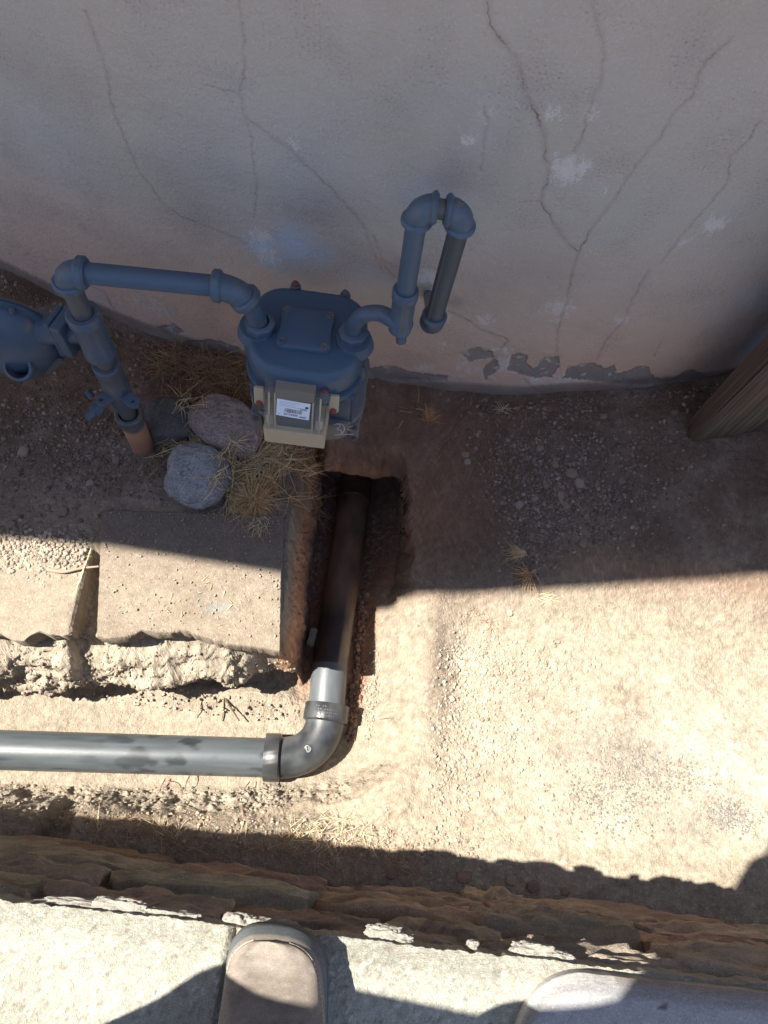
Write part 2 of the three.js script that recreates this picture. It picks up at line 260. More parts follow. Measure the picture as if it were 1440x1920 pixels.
{
  const xs = lines(-1.7, 2.0, x => x < -1.06 || x > 1.2 ? .03 : (x > -.19 && x < -.08 ? .0013 : .0038));
  const zs = lines(-1.8, .17, z => z < -1.22 ? .05 : z > -.315 && z < -.205 ? .0010 : (z > -.97 && z < -.86) ? .0016 : (z > -.04 && z < .06) ? .0022 : .0038);
  const nx = xs.length, nz = zs.length, P = new Float32Array(nx * nz * 3), C = new Float32Array(nx * nz * 3), U = new Float32Array(nx * nz * 2), I = new Uint32Array((nx - 1) * (nz - 1) * 6);
  let k = 0;
  for (let j = 0; j < nz; j++) for (let i = 0; i < nx; i++) {
    const x0 = xs[i], z0 = zs[j], s = soil(x0, z0); let x = x0, z = z0, y = s.h; const up = 1 - s.m;
    // the bank under the pavers bulges out in lumps and is hollowed at its foot
    const zone = ss(-.36, -.27, z0) * (1 - ss(-.17, -.13, z0)) * (1 - ss(-.13, -.10, x0));
    if (zone > 0) { const lump = .6 + fbm(x0 * 8, y * 10, 50, 3) * .9 + .15 * noise(x0 * 30, y * 40, 51); z += zone * ((.055 * lump) * Math.exp(-(((up - .5) / .26) ** 2)) - .045 * Math.exp(-(((up - .13) / .12) ** 2)) - .03 * Math.exp(-(((up - .88) / .1) ** 2))); x += zone * .01 * noise(x0 * 40, y * 50, 52) * 4 * s.m * up; }
    // the far end of the hole runs back under a lip of soil
    const lip = ss(-.17, -.10, x0) * (1 - ss(.10, .24, x0)) * ss(-1.12, -.92, z0) * (1 - ss(-.86, -.44, z0));
    if (lip > 0) z += lip * (.155 + .012 * noise(x0 * 25, 3.3) + .006 * noise(x0 * 80, 8)) * ss(.25, .75, up);
    const f3 = clamp(s.m * 5) * clamp((1 - s.m) * 5); // crumbly relief of the cut faces, in all three directions
    if (f3 > .02) { const a = fbm(x * 22, y * 22, z * 22, 3), b = Math.abs(noise(x * 60, y * 60, z * 60)), c2 = noise(x * 130, y * 130, z * 130), o = f3 * (x0 < -.2 ? .75 : z0 > -.1 ? .7 : .85) * (.016 * a + .011 * (b - .25) + .0048 * c2 + .0022 * noise(x * 260, y * 260, z * 260)); if (x0 > -.21 && z0 < -.22) x += o; else z += z0 > -.12 ? -o : o; y += o * .35; }
    P[k * 3] = x; P[k * 3 + 1] = y; P[k * 3 + 2] = z; U[k * 2] = x + y * .55; U[k * 2 + 1] = z + y * .8;
    if (f3 > .25 && zone + (z0 > -.12 ? 1 : 0) > .3) { if (hash2(i * 7, j * 13) > .55) facePts.push(x, y, z); } const c = soilColour(x0, y, z0, s), vn = 1 + f3 * (.25 * fbm(x * 30, y * 30, z * 30, 3)); c[0] *= vn; c[1] *= vn; c[2] *= vn; C[k * 3] = c[0]; C[k * 3 + 1] = c[1]; C[k * 3 + 2] = c[2]; k++;
  }
  k = 0; for (let j = 0; j < nz - 1; j++) for (let i = 0; i < nx - 1; i++) { const a = j * nx + i, b = a + 1, c = a + nx, d = c + 1; I[k++] = a; I[k++] = c; I[k++] = b; I[k++] = b; I[k++] = c; I[k++] = d; }
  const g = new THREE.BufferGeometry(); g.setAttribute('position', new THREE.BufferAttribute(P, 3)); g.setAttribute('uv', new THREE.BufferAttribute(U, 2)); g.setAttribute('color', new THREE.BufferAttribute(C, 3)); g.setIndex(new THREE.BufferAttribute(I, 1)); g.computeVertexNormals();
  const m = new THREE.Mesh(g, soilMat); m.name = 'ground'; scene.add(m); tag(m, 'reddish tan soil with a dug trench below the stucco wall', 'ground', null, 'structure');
}
{ // the yard beyond what the photograph shows
  const flat = (x0, x1, z0, z1, y) => { const g = new THREE.PlaneGeometry(x1 - x0, z1 - z0).rotateX(-Math.PI / 2); g.translate((x0 + x1) / 2, y, (z0 + z1) / 2); return g; };
  const y = obj('yard', [flat(-40, -1.69, -40, .2, -.1), flat(1.99, 40, -40, .2, -.1), flat(-40, 40, .7, 60, .575), flat(-300, 300, -300, 300, -.7)], grit([.36, .28, .2], .97, .5), scene);
  tag(y, 'bare dusty yard reaching away on all sides', 'yard', null, 'structure');
}

// ---------------------------------------------------------------- stucco wall with cracks, peeled paint and overspray
const wallBaseY = x => ground(x, wallZ(x) + .01);
{
  const X0 = -1.35, XW = 2.8, Y0 = -.12, YH = 1.4, TW = 2048, TH = 1024;
  const crackPx = [
    [[160, 20], [200, 135], [205, 190], [235, 265], [262, 325], [285, 352], [303, 380], [330, 400], [370, 418], [425, 440], [462, 456]],
    [[447, 0], [455, 60], [458, 130], [448, 175], [460, 225], [472, 260], [475, 310], [482, 350], [475, 410]], [[448, 175], [410, 168], [385, 158]],
    [[460, 220], [500, 248], [545, 280], [580, 315], [615, 348], [655, 390], [680, 420], [700, 470], [716, 505]],
    [[912, 5], [918, 45], [945, 85], [960, 100], [975, 130], [985, 185], [1005, 215], [1018, 245], [1020, 290], [1031, 322], [1020, 352], [1012, 378], [1028, 405], [1060, 450], [1080, 470]],
    [[1108, 5], [1122, 50], [1132, 100], [1128, 140], [1112, 180], [1100, 220], [1088, 262], [1075, 285]],
    [[1370, 75], [1325, 115], [1310, 135], [1295, 185], [1262, 210], [1240, 255], [1205, 295], [1175, 335], [1155, 370], [1130, 400], [1105, 435], [1084, 470]],
    [[1084, 470], [1076, 500], [1066, 540], [1058, 580], [1045, 620], [1043, 665]], [[1425, 225], [1400, 265], [1370, 290], [1362, 345], [1340, 370], [1270, 450], [1240, 490]],
    [[1215, 505], [1185, 560], [1170, 600], [1135, 640], [1118, 676]], [[842, 584], [870, 597], [905, 620], [945, 635], [952, 640], [930, 665], [915, 692]],
    [[150, 530], [195, 545], [210, 575], [222, 592], [250, 598], [290, 612], [318, 628]], [[905, 200], [915, 225], [909, 245], [906, 280], [902, 320]],
    [[975, 695], [990, 720], [1015, 732], [1040, 742]], [[700, 440], [722, 500], [760, 540]], [[1240, 640], [1225, 670]], [[1013, 378], [980, 378]]];
  const cracks = crackPx.map((c, n) => c.map(([a, b]) => { const p = onWall(a, b); return [p.x, p.y]; })).map((c, n) => ({ c, w: [.8, .6, .5, 1, 1.2, .8, .9, .9, .8, .9, 1.2, 1.3, .7, 1.2, .9, .6, .5][n] }));
  const poly = l => l.map(([a, b]) => { const p = onWall(a, b); return [p.x, p.y]; });
  const peels = [[[865, 665], [872, 656], [900, 654], [922, 662], [926, 672], [900, 675], [878, 680]], [[952, 695], [958, 668], [975, 662], [990, 668], [984, 680], [1000, 692], [1022, 672], [1048, 668], [1046, 690], [1034, 708], [1000, 709], [978, 702]],
    [[1056, 709], [1065, 690], [1100, 684], [1116, 681], [1130, 693], [1150, 688], [1153, 701], [1176, 698], [1200, 689], [1215, 688], [1224, 706], [1260, 711], [1280, 698], [1300, 694], [1330, 706], [1355, 700], [1395, 685], [1440, 660], [1440, 740], [1240, 745], [1225, 722], [1120, 716]],
    [[345, 640], [395, 636], [450, 652], [462, 700], [400, 695], [352, 672]], [[903, 694], [925, 674], [938, 690], [908, 714]], [[690, 690], [735, 686], [785, 702], [840, 706], [838, 714], [700, 712]], [[292, 612], [330, 608], [345, 622], [320, 630]]].map(poly);
  const pale = [[1066, 318, 36, .9], [1040, 212, 22, .6], [1108, 212, 20, .6], [878, 262, 24, .6], [905, 212, 26, .45], [555, 268, 18, .7], [488, 448, 26, .8], [500, 478, 28, .75], [800, 520, 24, .9], [806, 548, 16, .9], [1050, 580, 30, .75], [1045, 600, 18, .6], [950, 684, 26, .9], [940, 660, 20, .7], [1340, 420, 26, .8], [1295, 450, 26, .5], [830, 598, 15, .8], [1165, 602, 18, .7], [250, 560, 30, .6], [300, 577, 34, .6], [1000, 716, 22, .8], [1050, 722, 60, .6], [905, 602, 22, .7], [795, 690, 22, .6], [735, 705, 22, .6], [830, 645, 14, .6], [1100, 475, 22, .4], [1130, 360, 22, .4], [290, 625, 26, .7], [340, 640, 22, .6], [1150, 40, 12, .4], [870, 690, 30, .6], [735, 728, 60, .35]].map(([a, b, r, k]) => { const p = onWall(a, b), q = onWall(a, b - r); return [p.x, p.y, .5 * Math.hypot(q.x - p.x, q.y - p.y) + r / 1900, k]; });
  const spray = [[550, 462, 46, .9], [488, 462, 30, .95], [510, 490, 26, .7], [590, 480, 34, .6], [70, 260, 90, .12], [870, 240, 70, .14], [520, 300, 150, .12], [150, 540, 60, .2], [800, 360, 60, .2], [690, 520, 40, .2], [1430, 560, 70, .5], [1440, 640, 80, .6]].map(([a, b, r, k]) => { const p = onWall(a, b); return [p.x, p.y, r / 830, k]; });
  const smudge = [[850, 345, 80, .45], [620, 410, 80, .3], [740, 500, 40, .3], [560, 520, 60, .3], [300, 395, 120, .15], [805, 552, 12, .9], [850, 568, 16, .6]].map(([a, b, r, k]) => { const p = onWall(a, b); return [p.x, p.y, r / 830, k]; });
  // bins so that the crack search stays quick
  const segs = []; cracks.forEach(({ c, w }) => { for (let i = 1; i < c.length; i++) segs.push([c[i - 1], c[i], w]); });
  const bins = {}; segs.forEach(s => { const [a, b] = s; for (let i = Math.floor((Math.min(a[0], b[0]) - .02) * 12); i <= Math.floor((Math.max(a[0], b[0]) + .02) * 12); i++) for (let j = Math.floor((Math.min(a[1], b[1]) - .02) * 12); j <= Math.floor((Math.max(a[1], b[1]) + .02) * 12); j++) (bins[i + ',' + j] ??= []).push(s); });
  function crackAt(x, y) {
    const l = bins[Math.floor(x * 12) + ',' + Math.floor(y * 12)]; if (!l) return [9, 1]; let best = 9, bw = 1;
    const wx = x + .004 * noise(x * 60, y * 60, 1) + .002 * noise(x * 190, y * 190, 2), wy = y + .004 * noise(x * 60, y * 60, 5) + .002 * noise(x * 190, y * 190, 6);
    for (const [a, b, w] of l) { const dx = b[0] - a[0], dy = b[1] - a[1], t = clamp(((wx - a[0]) * dx + (wy - a[1]) * dy) / (dx * dx + dy * dy)), d = Math.hypot(wx - a[0] - t * dx, wy - a[1] - t * dy) / w; if (d < best) { best = d; bw = w; } } return [best, bw];
  }
  function inside(x, y, p) { let c = false; for (let i = 0, j = p.length - 1; i < p.length; j = i++) if ((p[i][1] > y) !== (p[j][1] > y) && x < (p[j][0] - p[i][0]) * (y - p[i][1]) / (p[j][1] - p[i][1]) + p[i][0]) c = !c; return c; }
  const boxes = peels.map(p => [Math.min(...p.map(q => q[0])) - .02, Math.max(...p.map(q => q[0])) + .02, Math.min(...p.map(q => q[1])) - .02, Math.max(...p.map(q => q[1])) + .02]);
  function peel(x, y) { const wx = x + .010 * fbm(x * 45, y * 45, 1, 3), wy = y + .010 * fbm(x * 45, y * 45, 9, 3); return peels.some((p, i) => x > boxes[i][0] && x < boxes[i][1] && y > boxes[i][2] && y < boxes[i][3] && inside(wx, wy, p)); }
  const bump = new Float32Array(TW * TH);
  const map = dataTex(TW, TH, (u, v) => {
    const x = X0 + u * XW, y = Y0 + v * YH; const n1 = fbm(x * 2.2, y * 2.2, 3, 4), n2 = fbm(x * 9, y * 9, 13, 3), n3 = noise(x * 130, y * 130, 23), n4 = noise(x * 330, y * 330, 33);
    let c = mix3([.435, .388, .335], [.395, .37, .335], clamp(.45 + n1 * 1.3)), h = .55 + .16 * n4 + .12 * n3 + .10 * noise(x * 60, y * 60, 2);
    const low = ss(.62, .05, y); c = mix3(c, [.66, .44, .33], low * clamp(.55 + n1));
    c = mix3(c, [.29, .245, .225], clamp(n2 * 1.1) * .55);
    const sp = noise(x * 240, y * 240, 71) + .35 * n4; if (sp > .28) c = mix3(c, [.17, .135, .115], clamp((sp - .28) * 2.2) * clamp(.30 + n2 * 1.8) * .8); if (sp < -.38) c = mix3(c, [.54, .47, .41], .35); c = mix3(c, [.27, .225, .20], clamp(fbm(x * 3.5, y * 3.5, 90, 3) * 1.5 - .15) * .5);
    let k = 0, q = 0, d = 0; for (const s of pale) { const r = Math.hypot(x - s[0], y - s[1]) / s[2]; if (r < 1.8) k = Math.max(k, s[3] * Math.exp(-r * r * 1.1)); }
    for (const s of spray) { const r = Math.hypot(x - s[0] + .03 * n2, y - s[1]) / s[2]; if (r < 2) q = Math.max(q, s[3] * Math.exp(-r * r * 1.2)); }
    for (const s of smudge) { const r = Math.hypot(x - s[0] + .02 * n2, y - s[1]) / s[2]; if (r < 2) d = Math.max(d, s[3] * Math.exp(-r * r * 1.2)); }
    c = mix3(c, [.37, .475, .60], clamp(q * (1.0 + n2 * 1.6 + 1.0 * n4 + .5 * n3))); c = mix3(c, [.15, .135, .135], d * clamp(.8 + n2 + .5 * n4));
    if (k > .03) { const e = k + .75 * fbm(x * 85 + y * 12, y * 48, 15, 3) + .5 * n4 - .45; if (e > 0) { c = mix3(c, [.56, .54, .525], clamp(e * 4) * .78); h += .05; } }
    if (peel(x, y)) { c = mix3([.225, .20, .188], [.30, .26, .235], clamp(.4 + n2 + .5 * n3)); h -= .35; if (fbm(x * 38, y * 38, 44, 3) > .22) c = [.42, .40, .38]; }
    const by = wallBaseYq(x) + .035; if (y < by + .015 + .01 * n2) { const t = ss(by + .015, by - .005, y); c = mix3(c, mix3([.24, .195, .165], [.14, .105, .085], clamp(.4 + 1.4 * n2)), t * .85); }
    const [cd, cw] = crackAt(x, y); if (cd < .008) { c = mix3(c, [.24, .18, .145], .22 * ss(.008, .001, cd)); const al = clamp((.0007 * clamp(.35 + 1.6 * noise(x * 22, y * 22, 88), 0, 1.1) * cw - cd) / .0011 + .45); c = mix3(c, [.13, .09, .07], al * .85); h -= .2 * al; }
    bump[Math.round(v * TH) * TW + Math.round(u * TW)] = h; return [toS(c[0]), toS(c[1]), toS(c[2])];
  }, true);
  const bmap = dataTex(TW, TH, (u, v) => { const h = bump[Math.round(v * TH) * TW + Math.round(u * TW)]; return [h, h, h]; });
  const mat = new THREE.MeshStandardMaterial({ map, roughness: .93, bumpMap: bmap, bumpScale: .0045 });
  const xs = lines(-7, 7, x => x < -1.35 || x > 1.4 ? .25 : .006), ys = lines(-.5, 2.5, y => y < -.08 ? .06 : y > 1.05 ? .12 : .006);
  const P = [], U = [], I = [];
  ys.forEach((y, j) => xs.forEach((x, i) => {
    const fine = x > -1.4 && x < 1.45 && y < 1.1; let o = 0;
    if (fine) { o = .007 * fbm(x * 5, y * 5, 61, 3) + .0012 * noise(x * 60, y * 60, 62) + .0006 * noise(x * 130, y * 130, 63); if (y < .35 && peel(x, y)) o -= .0035; const b = wallBaseYq(x); o += .002 * ss(b + .05, b + .02, y + .006 * noise(x * 20, 3)); }
    P.push(x, y, wallZ(x) + o); U.push((x - X0) / XW, (y - Y0) / YH);
    if (i && j) { const n = xs.length, a = (j - 1) * n + i - 1; I.push(a, a + 1, a + n, a + 1, a + n + 1, a + n); }
  }));
  const g = new THREE.BufferGeometry(); g.setAttribute('position', new THREE.Float32BufferAttribute(P, 3)); g.setAttribute('uv', new THREE.Float32BufferAttribute(U, 2)); g.setIndex(I); g.computeVertexNormals();
  const w = thing('stucco_wall', 'pinkish tan stucco house wall, cracked and peeling along its base', 'wall'); obj('wall_face', g, mat, w);
  const bk = []; for (let x = -7; x < 7; x += .5) { const a = wallZ(x), b = wallZ(x + .5), s = new THREE.BufferGeometry(); s.setAttribute('position', new THREE.Float32BufferAttribute([x, -.5, a - .3, x + .5, -.5, b - .3, x, 2.5, a - .3, x + .5, 2.5, b - .3], 3)); s.setAttribute('uv', new THREE.Float32BufferAttribute([0, 0, 1, 0, 0, 1, 1, 1], 2)); s.setIndex([0, 2, 1, 1, 2, 3]); s.computeVertexNormals(); bk.push(s); }
  obj('inner_face', bk, std([.4, .33, .29], .9), w);
}
function wallBaseYq(x) { wallBaseYq.c ??= {}; const k = Math.round(x * 50); return wallBaseYq.c[k] ??= wallBaseY(k / 50); }

// ---------------------------------------------------------------- porch roof that shades the wall, and its post
{
  const EY = 2.3, r = thing('porch_roof', 'timber porch roof running along the top of the stucco wall', 'roof');
  const edge = [[0, 1008, .01], [180, 1021, .02], [530, 1077, .02], [690, 1135, -.30], [790, 1122, -.17], [1000, 1108, -.14], [1440, 1085, -.12]].map(([a, b, y]) => { const p = at(a, b, y), k = EY - y; return [p.x + SUNK.x * k, p.z + SUNK.z * k]; });
  edge.unshift([-6.5, edge[0][1] + .05]); edge.push([edge.at(-1)[0] + 3, edge.at(-1)[1] - .55]);
  const s = new THREE.Shape(); s.moveTo(edge[0][0], -edge[0][1]); edge.slice(1).forEach(p => s.lineTo(p[0], -p[1])); s.lineTo(edge.at(-1)[0], 2.2); s.lineTo(-6.5, 2.8); s.closePath();
  const g = new THREE.ExtrudeGeometry(s, { depth: .12, bevelEnabled: false }); g.rotateX(-Math.PI / 2); g.translate(0, EY, 0);
  obj('roof_deck', g, std([.24, .16, .10], .9), r);
  for (let x = -5.5; x < -1.2; x += .6) { const b = new THREE.BoxGeometry(.06, .11, 1.15); b.translate(x, EY - .057, -.95); obj('rafter', b, std([.2, .13, .085], .9), r); }
}
{ // weathered square post
  let a = at(1290, 832, 0); for (let i = 0; i < 6; i++) a = at(1290, 832, ground(a.x, a.z) - .004); const w = .2, dp = .052, turn = .285, p = thing('wooden_post', 'weathered grey brown timber post standing by the wall at right', 'post', [0, 0, 0]);
  const ux = V(Math.cos(turn), 0, -Math.sin(turn)), uz = V(Math.sin(turn), 0, Math.cos(turn)), n = 44, m = 300, P = [], C = [], U = [], I = [], per = 4 * n;
  for (let j = 0; j <= m; j++) { const y = -.15 + Math.pow(j / m, 1.5) * 2.6; for (let k = 0; k <= per; k++) {
    const side = Math.floor((k % per) / n), t = (k % n) / n; let sx, sz; const h = w / 2, hd = dp / 2; if (side === 0) { sx = -h + t * w; sz = h; } else if (side === 1) { sx = h; sz = h - t * w; } else if (side === 2) { sx = h - t * w; sz = -h; } else { sx = -h; sz = -h + t * w; }
    const q = (side + t) * w, gr = fbm(q * 80, y * 2.6 + .5 * noise(q * 14, y * 5), 4 + side, 3) + .5 * fbm(q * 230, y * 6, 8 + side, 2), ck = noise(q * 34, y * 1.1, 17 + side), crack = ck > .38 ? (ck - .38) * .045 : 0, cor = Math.pow(Math.max(Math.abs(sx), Math.abs(sz)) / h * Math.min(Math.abs(sx), Math.abs(sz)) / h, 10);
    const off = .0032 * gr - crack - .008 * cor - .012 * ss(.12, 0, y) * clamp(.5 + noise(q * 22, y * 9, 3) * 1.2), d = Math.hypot(sx, sz), fx = sx + sx / d * off, fz = sz + sz / d * off;
    const o = a.clone().addScaledVector(ux, h + fx).addScaledVector(uz, (fz - h) * dp / w); P.push(o.x, y, o.z); U.push(q, y);
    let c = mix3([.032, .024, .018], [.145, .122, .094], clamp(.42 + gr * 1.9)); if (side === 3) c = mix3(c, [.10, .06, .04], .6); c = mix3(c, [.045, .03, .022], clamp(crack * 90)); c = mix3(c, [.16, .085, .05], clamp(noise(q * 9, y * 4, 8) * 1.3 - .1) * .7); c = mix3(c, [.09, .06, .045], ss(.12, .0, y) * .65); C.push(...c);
    if (j && k) { const A = (j - 1) * (per + 1) + k - 1, B = A + per + 1; I.push(A, A + 1, B, A + 1, B + 1, B); }
  } }
  const g = new THREE.BufferGeometry(); g.setAttribute('position', new THREE.Float32BufferAttribute(P, 3)); g.setAttribute('uv', new THREE.Float32BufferAttribute(U, 2)); g.setAttribute('color', new THREE.Float32BufferAttribute(C, 3)); g.setIndex(I); g.computeVertexNormals();
  obj('post_shaft', g, std([1, 1, 1], .88, { vertexColors: true }), p);
}

{ // boarded partition closing the porch just outside the right edge
  const t = thing('timber_partition', 'dark boarded partition behind the wooden post closing off the porch', 'partition', [1.3, 0, -1]), m = std([.10, .075, .055], .9);
  for (let i = 0; i < 7; i++) obj('board', [place(new RoundedBoxGeometry(.03, 1.9, .088, 2, .004), [1.34 - .002 * (i % 3), .75, -.74 - i * .094], 0)], m, t);
  obj('rail', [place(new RoundedBoxGeometry(.04, .09, .66, 2, .004), [1.376, 1.2, -1.02])], m, t);
}
// ---------------------------------------------------------------- retaining wall: sandstone courses under a rough concrete cap
{
  const w = thing('retaining_wall', 'dry stone retaining wall with a rough pale concrete cap at the bottom', 'retaining wall');
  const core = new THREE.BoxGeometry(8, 1.3, .5); core.translate(0, -.12, .402); obj('mortar_core', core, grit([.16, .125, .1]), w);
  const cs = { o: [.30, .19, .115], g: [.255, .225, .155], r: [.255, .17, .128], t: [.30, .25, .18], d: [.15, .115, .095], b: [.23, .185, .145] };
  const mats = Object.fromEntries(Object.entries(cs).map(([k, c]) => [k, grit([1, 1, 1], .92, .16, .0022, { vertexColors: true })]));
  // x0, x1, y0, y1, how far it stands proud, colour
  const stones = [
    [-1.0, -.72, -.20, -.04, .03, 'b'], [-.72, -.30, -.17, -.06, .036, 'o'], [-.30, .02, -.18, -.04, .022, 'r'], [.02, .34, -.2, -.05, .012, 'b'], [.30, .42, -.14, -.04, .036, 't'], [.42, .86, -.2, -.02, .03, 'r'], [.86, 1.3, -.2, -.03, .026, 'b'],
    [-1.0, -.69, -.03, .15, .03, 'g'], [-.69, -.27, -.05, .20, .040, 'g'], [-.26, .02, -.03, .13, .034, 'r'], [.02, .33, -.04, .10, .024, 'r'], [.31, .60, -.01, .16, .036, 'r'], [.58, .98, -.01, .17, .028, 'r'], [.98, 1.4, -.02, .16, .02, 'd'],
    [-.98, -.56, .16, .38, .022, 'g'], [-.56, -.33, .21, .40, .030, 'b'], [-.33, .0, .14, .30, .032, 'g'], [-.01, .30, .11, .27, .026, 'o'], [.26, .52, .17, .29, .042, 'g'], [.52, .80, .18, .35, .022, 'r'], [.80, 1.2, .18, .36, .03, 't'],
    [-.98, -.62, .39, .55, .02, 'b'], [-.62, -.36, .39, .54, .022, 'g'], [-.36, -.12, .32, .54, .018, 'b'], [-.13, .10, .30, .52, .004, 'd'], [.09, .27, .28, .52, .012, 'b'], [.27, .48, .30, .46, .004, 'd'], [.22, .50, .46, .55, .020, 'b'], [.48, .86, .36, .53, .035, 't'], [.86, 1.3, .37, .54, .03, 'b']];
  stones.forEach(([x0, x1, y0, y1, pr, c], i) => {
    const g = rock(i + 3, (x1 - x0) / 2 * 1.0, (y1 - y0) / 2 * .98, .085, .34, .15, 1.9, 26); g.translate((x0 + x1) / 2, (y0 + y1) / 2, .137 + .085 - pr * .75 + .012);
    g.computeVertexNormals(); paint(g, (x, y, z) => { const n = fbm(x * 5 + i, y * 26, z * 26, 4), k = 1 + .9 * n; return mix3(cs[c], cs['bgtro'[i % 5]], clamp(.2 + n)).map(v => v * k * 1.3); }); obj('stone', g, mats[c], w);
  });
  const conc = gritV(.95, .07, .003), speck = (x, y, z) => { const [d, , id] = cell(x * 190, z * 190 + y * 60), n = fbm(x * 10, z * 10, 3, 3); let c = mix3([.50, .485, .395], [.38, .37, .30], clamp(.4 + n * 1.5)); if (id > .72 && d < .45) c = mix3(c, id > .88 ? [.30, .24, .19] : [.66, .63, .56], .7); return mix3(c, [.28, .25, .2], ss(.597, .582, y) * .6); };
  const front = x => .137 + .005 * noise(x * 9, 1) + .003 * noise(x * 30, 2) + .0022 * noise(x * 90, 3) + .0012 * noise(x * 220, 3);
  const capSlab = (x0, x1, nu) => slab(nu, 90, (u, v) => { const x = lerp(x0, x1, u); return [x + .003 * noise(v * 9, x0) + .004 * noise(v * 30, x0), lerp(front(x), .8, Math.pow(v, 2.2))]; }, (x, z, u, v) => .6 + .0035 * fbm(x * 12, z * 12, 2, 3) + .0022 * noise(x * 120, z * 120, 4) + .0016 * noise(x * 260, z * 260, 5) - .011 * ss(.03, 0, z - front(x)) - .006 * ss(.007, 0, Math.abs(x - x0)) - .006 * ss(.007, 0, Math.abs(x - x1)), () => .545, .004);
  for (const [a, b, n] of [[-3, -.62, 60], [-.62, -.0895, 180], [-.0875, .62, 240], [.62, 3, 60]]) obj('cap_slab', paint(capSlab(a, b, n), speck), conc, w);
  // mortar squeezed out under the cap, catching the sun
  const white = grit([.47, .435, .37], .95, .05, .003);
  for (const [a, b, l, h] of [[165, 1690, .10, .012], [225, 1694, .06, .016], [320, 1706, .07, .010], [450, 1722, .035, .016], [510, 1726, .06, .012], [560, 1738, .03, .008], [722, 1738, .04, .012], [752, 1746, .03, .008], [1005, 1772, .05, .012], [890, 1757, .012, .006], [1050, 1784, .035, .010]]) {
    const p = at(a, b, .575), g = rock(a, l / 2, .010, h * .75, .6, .24, 2.4, 22); g.translate(p.x, .566, p.z + .009); obj('mortar_lump', g, white, w);
  }
  // raised rounded block standing on the cap
  const t = thing('concrete_step', 'smooth grey concrete step with a rounded whitish corner on the cap', 'step');
  const X0 = .243, R = .085, F = .142; const gg = slab(200, 70, (u, v) => {
    const x = X0 + Math.pow(u, 1.7) * 1.6, c = x < X0 + R ? R - Math.sqrt(Math.max(0, R * R - (X0 + R - x) ** 2)) : 0; return [x, lerp(F + c * .95 + .0015 * noise(x * 30, 5), .8, Math.pow(v, 2))];
  }, (x, z) => { const c = x < X0 + R ? R - Math.sqrt(Math.max(0, R * R - (X0 + R - x) ** 2)) : 0, d = Math.min(z - F - c * .95, Math.max(0, x - X0) + (z > F + R ? 0 : .03)); return .632 + .0012 * fbm(x * 14, z * 14, 6, 2) - .017 * Math.pow(1 - clamp(d / .022), 2) - .0015 * ss(.002, 0, Math.abs(x - .452 - .012 * ss(.14, .2, z) - .004 * noise(z * 40, 2))); }, () => .59, .006);
  paint(gg, (x, y, z) => { const n = fbm(x * 12, z * 12, 9, 3); let c = mix3([.36, .35, .34], [.30, .295, .29], clamp(.5 + n)); const e = ss(.628, .615, y); c = mix3(c, x < .36 ? [.58, .56, .52] : [.34, .30, .26], e * .9); if (Math.hypot(x - .408, z - .165) < .004) c = [.1, .09, .09]; return c; });
  obj('step_block', gg, gritV(.8, .1, .0008), t);
}

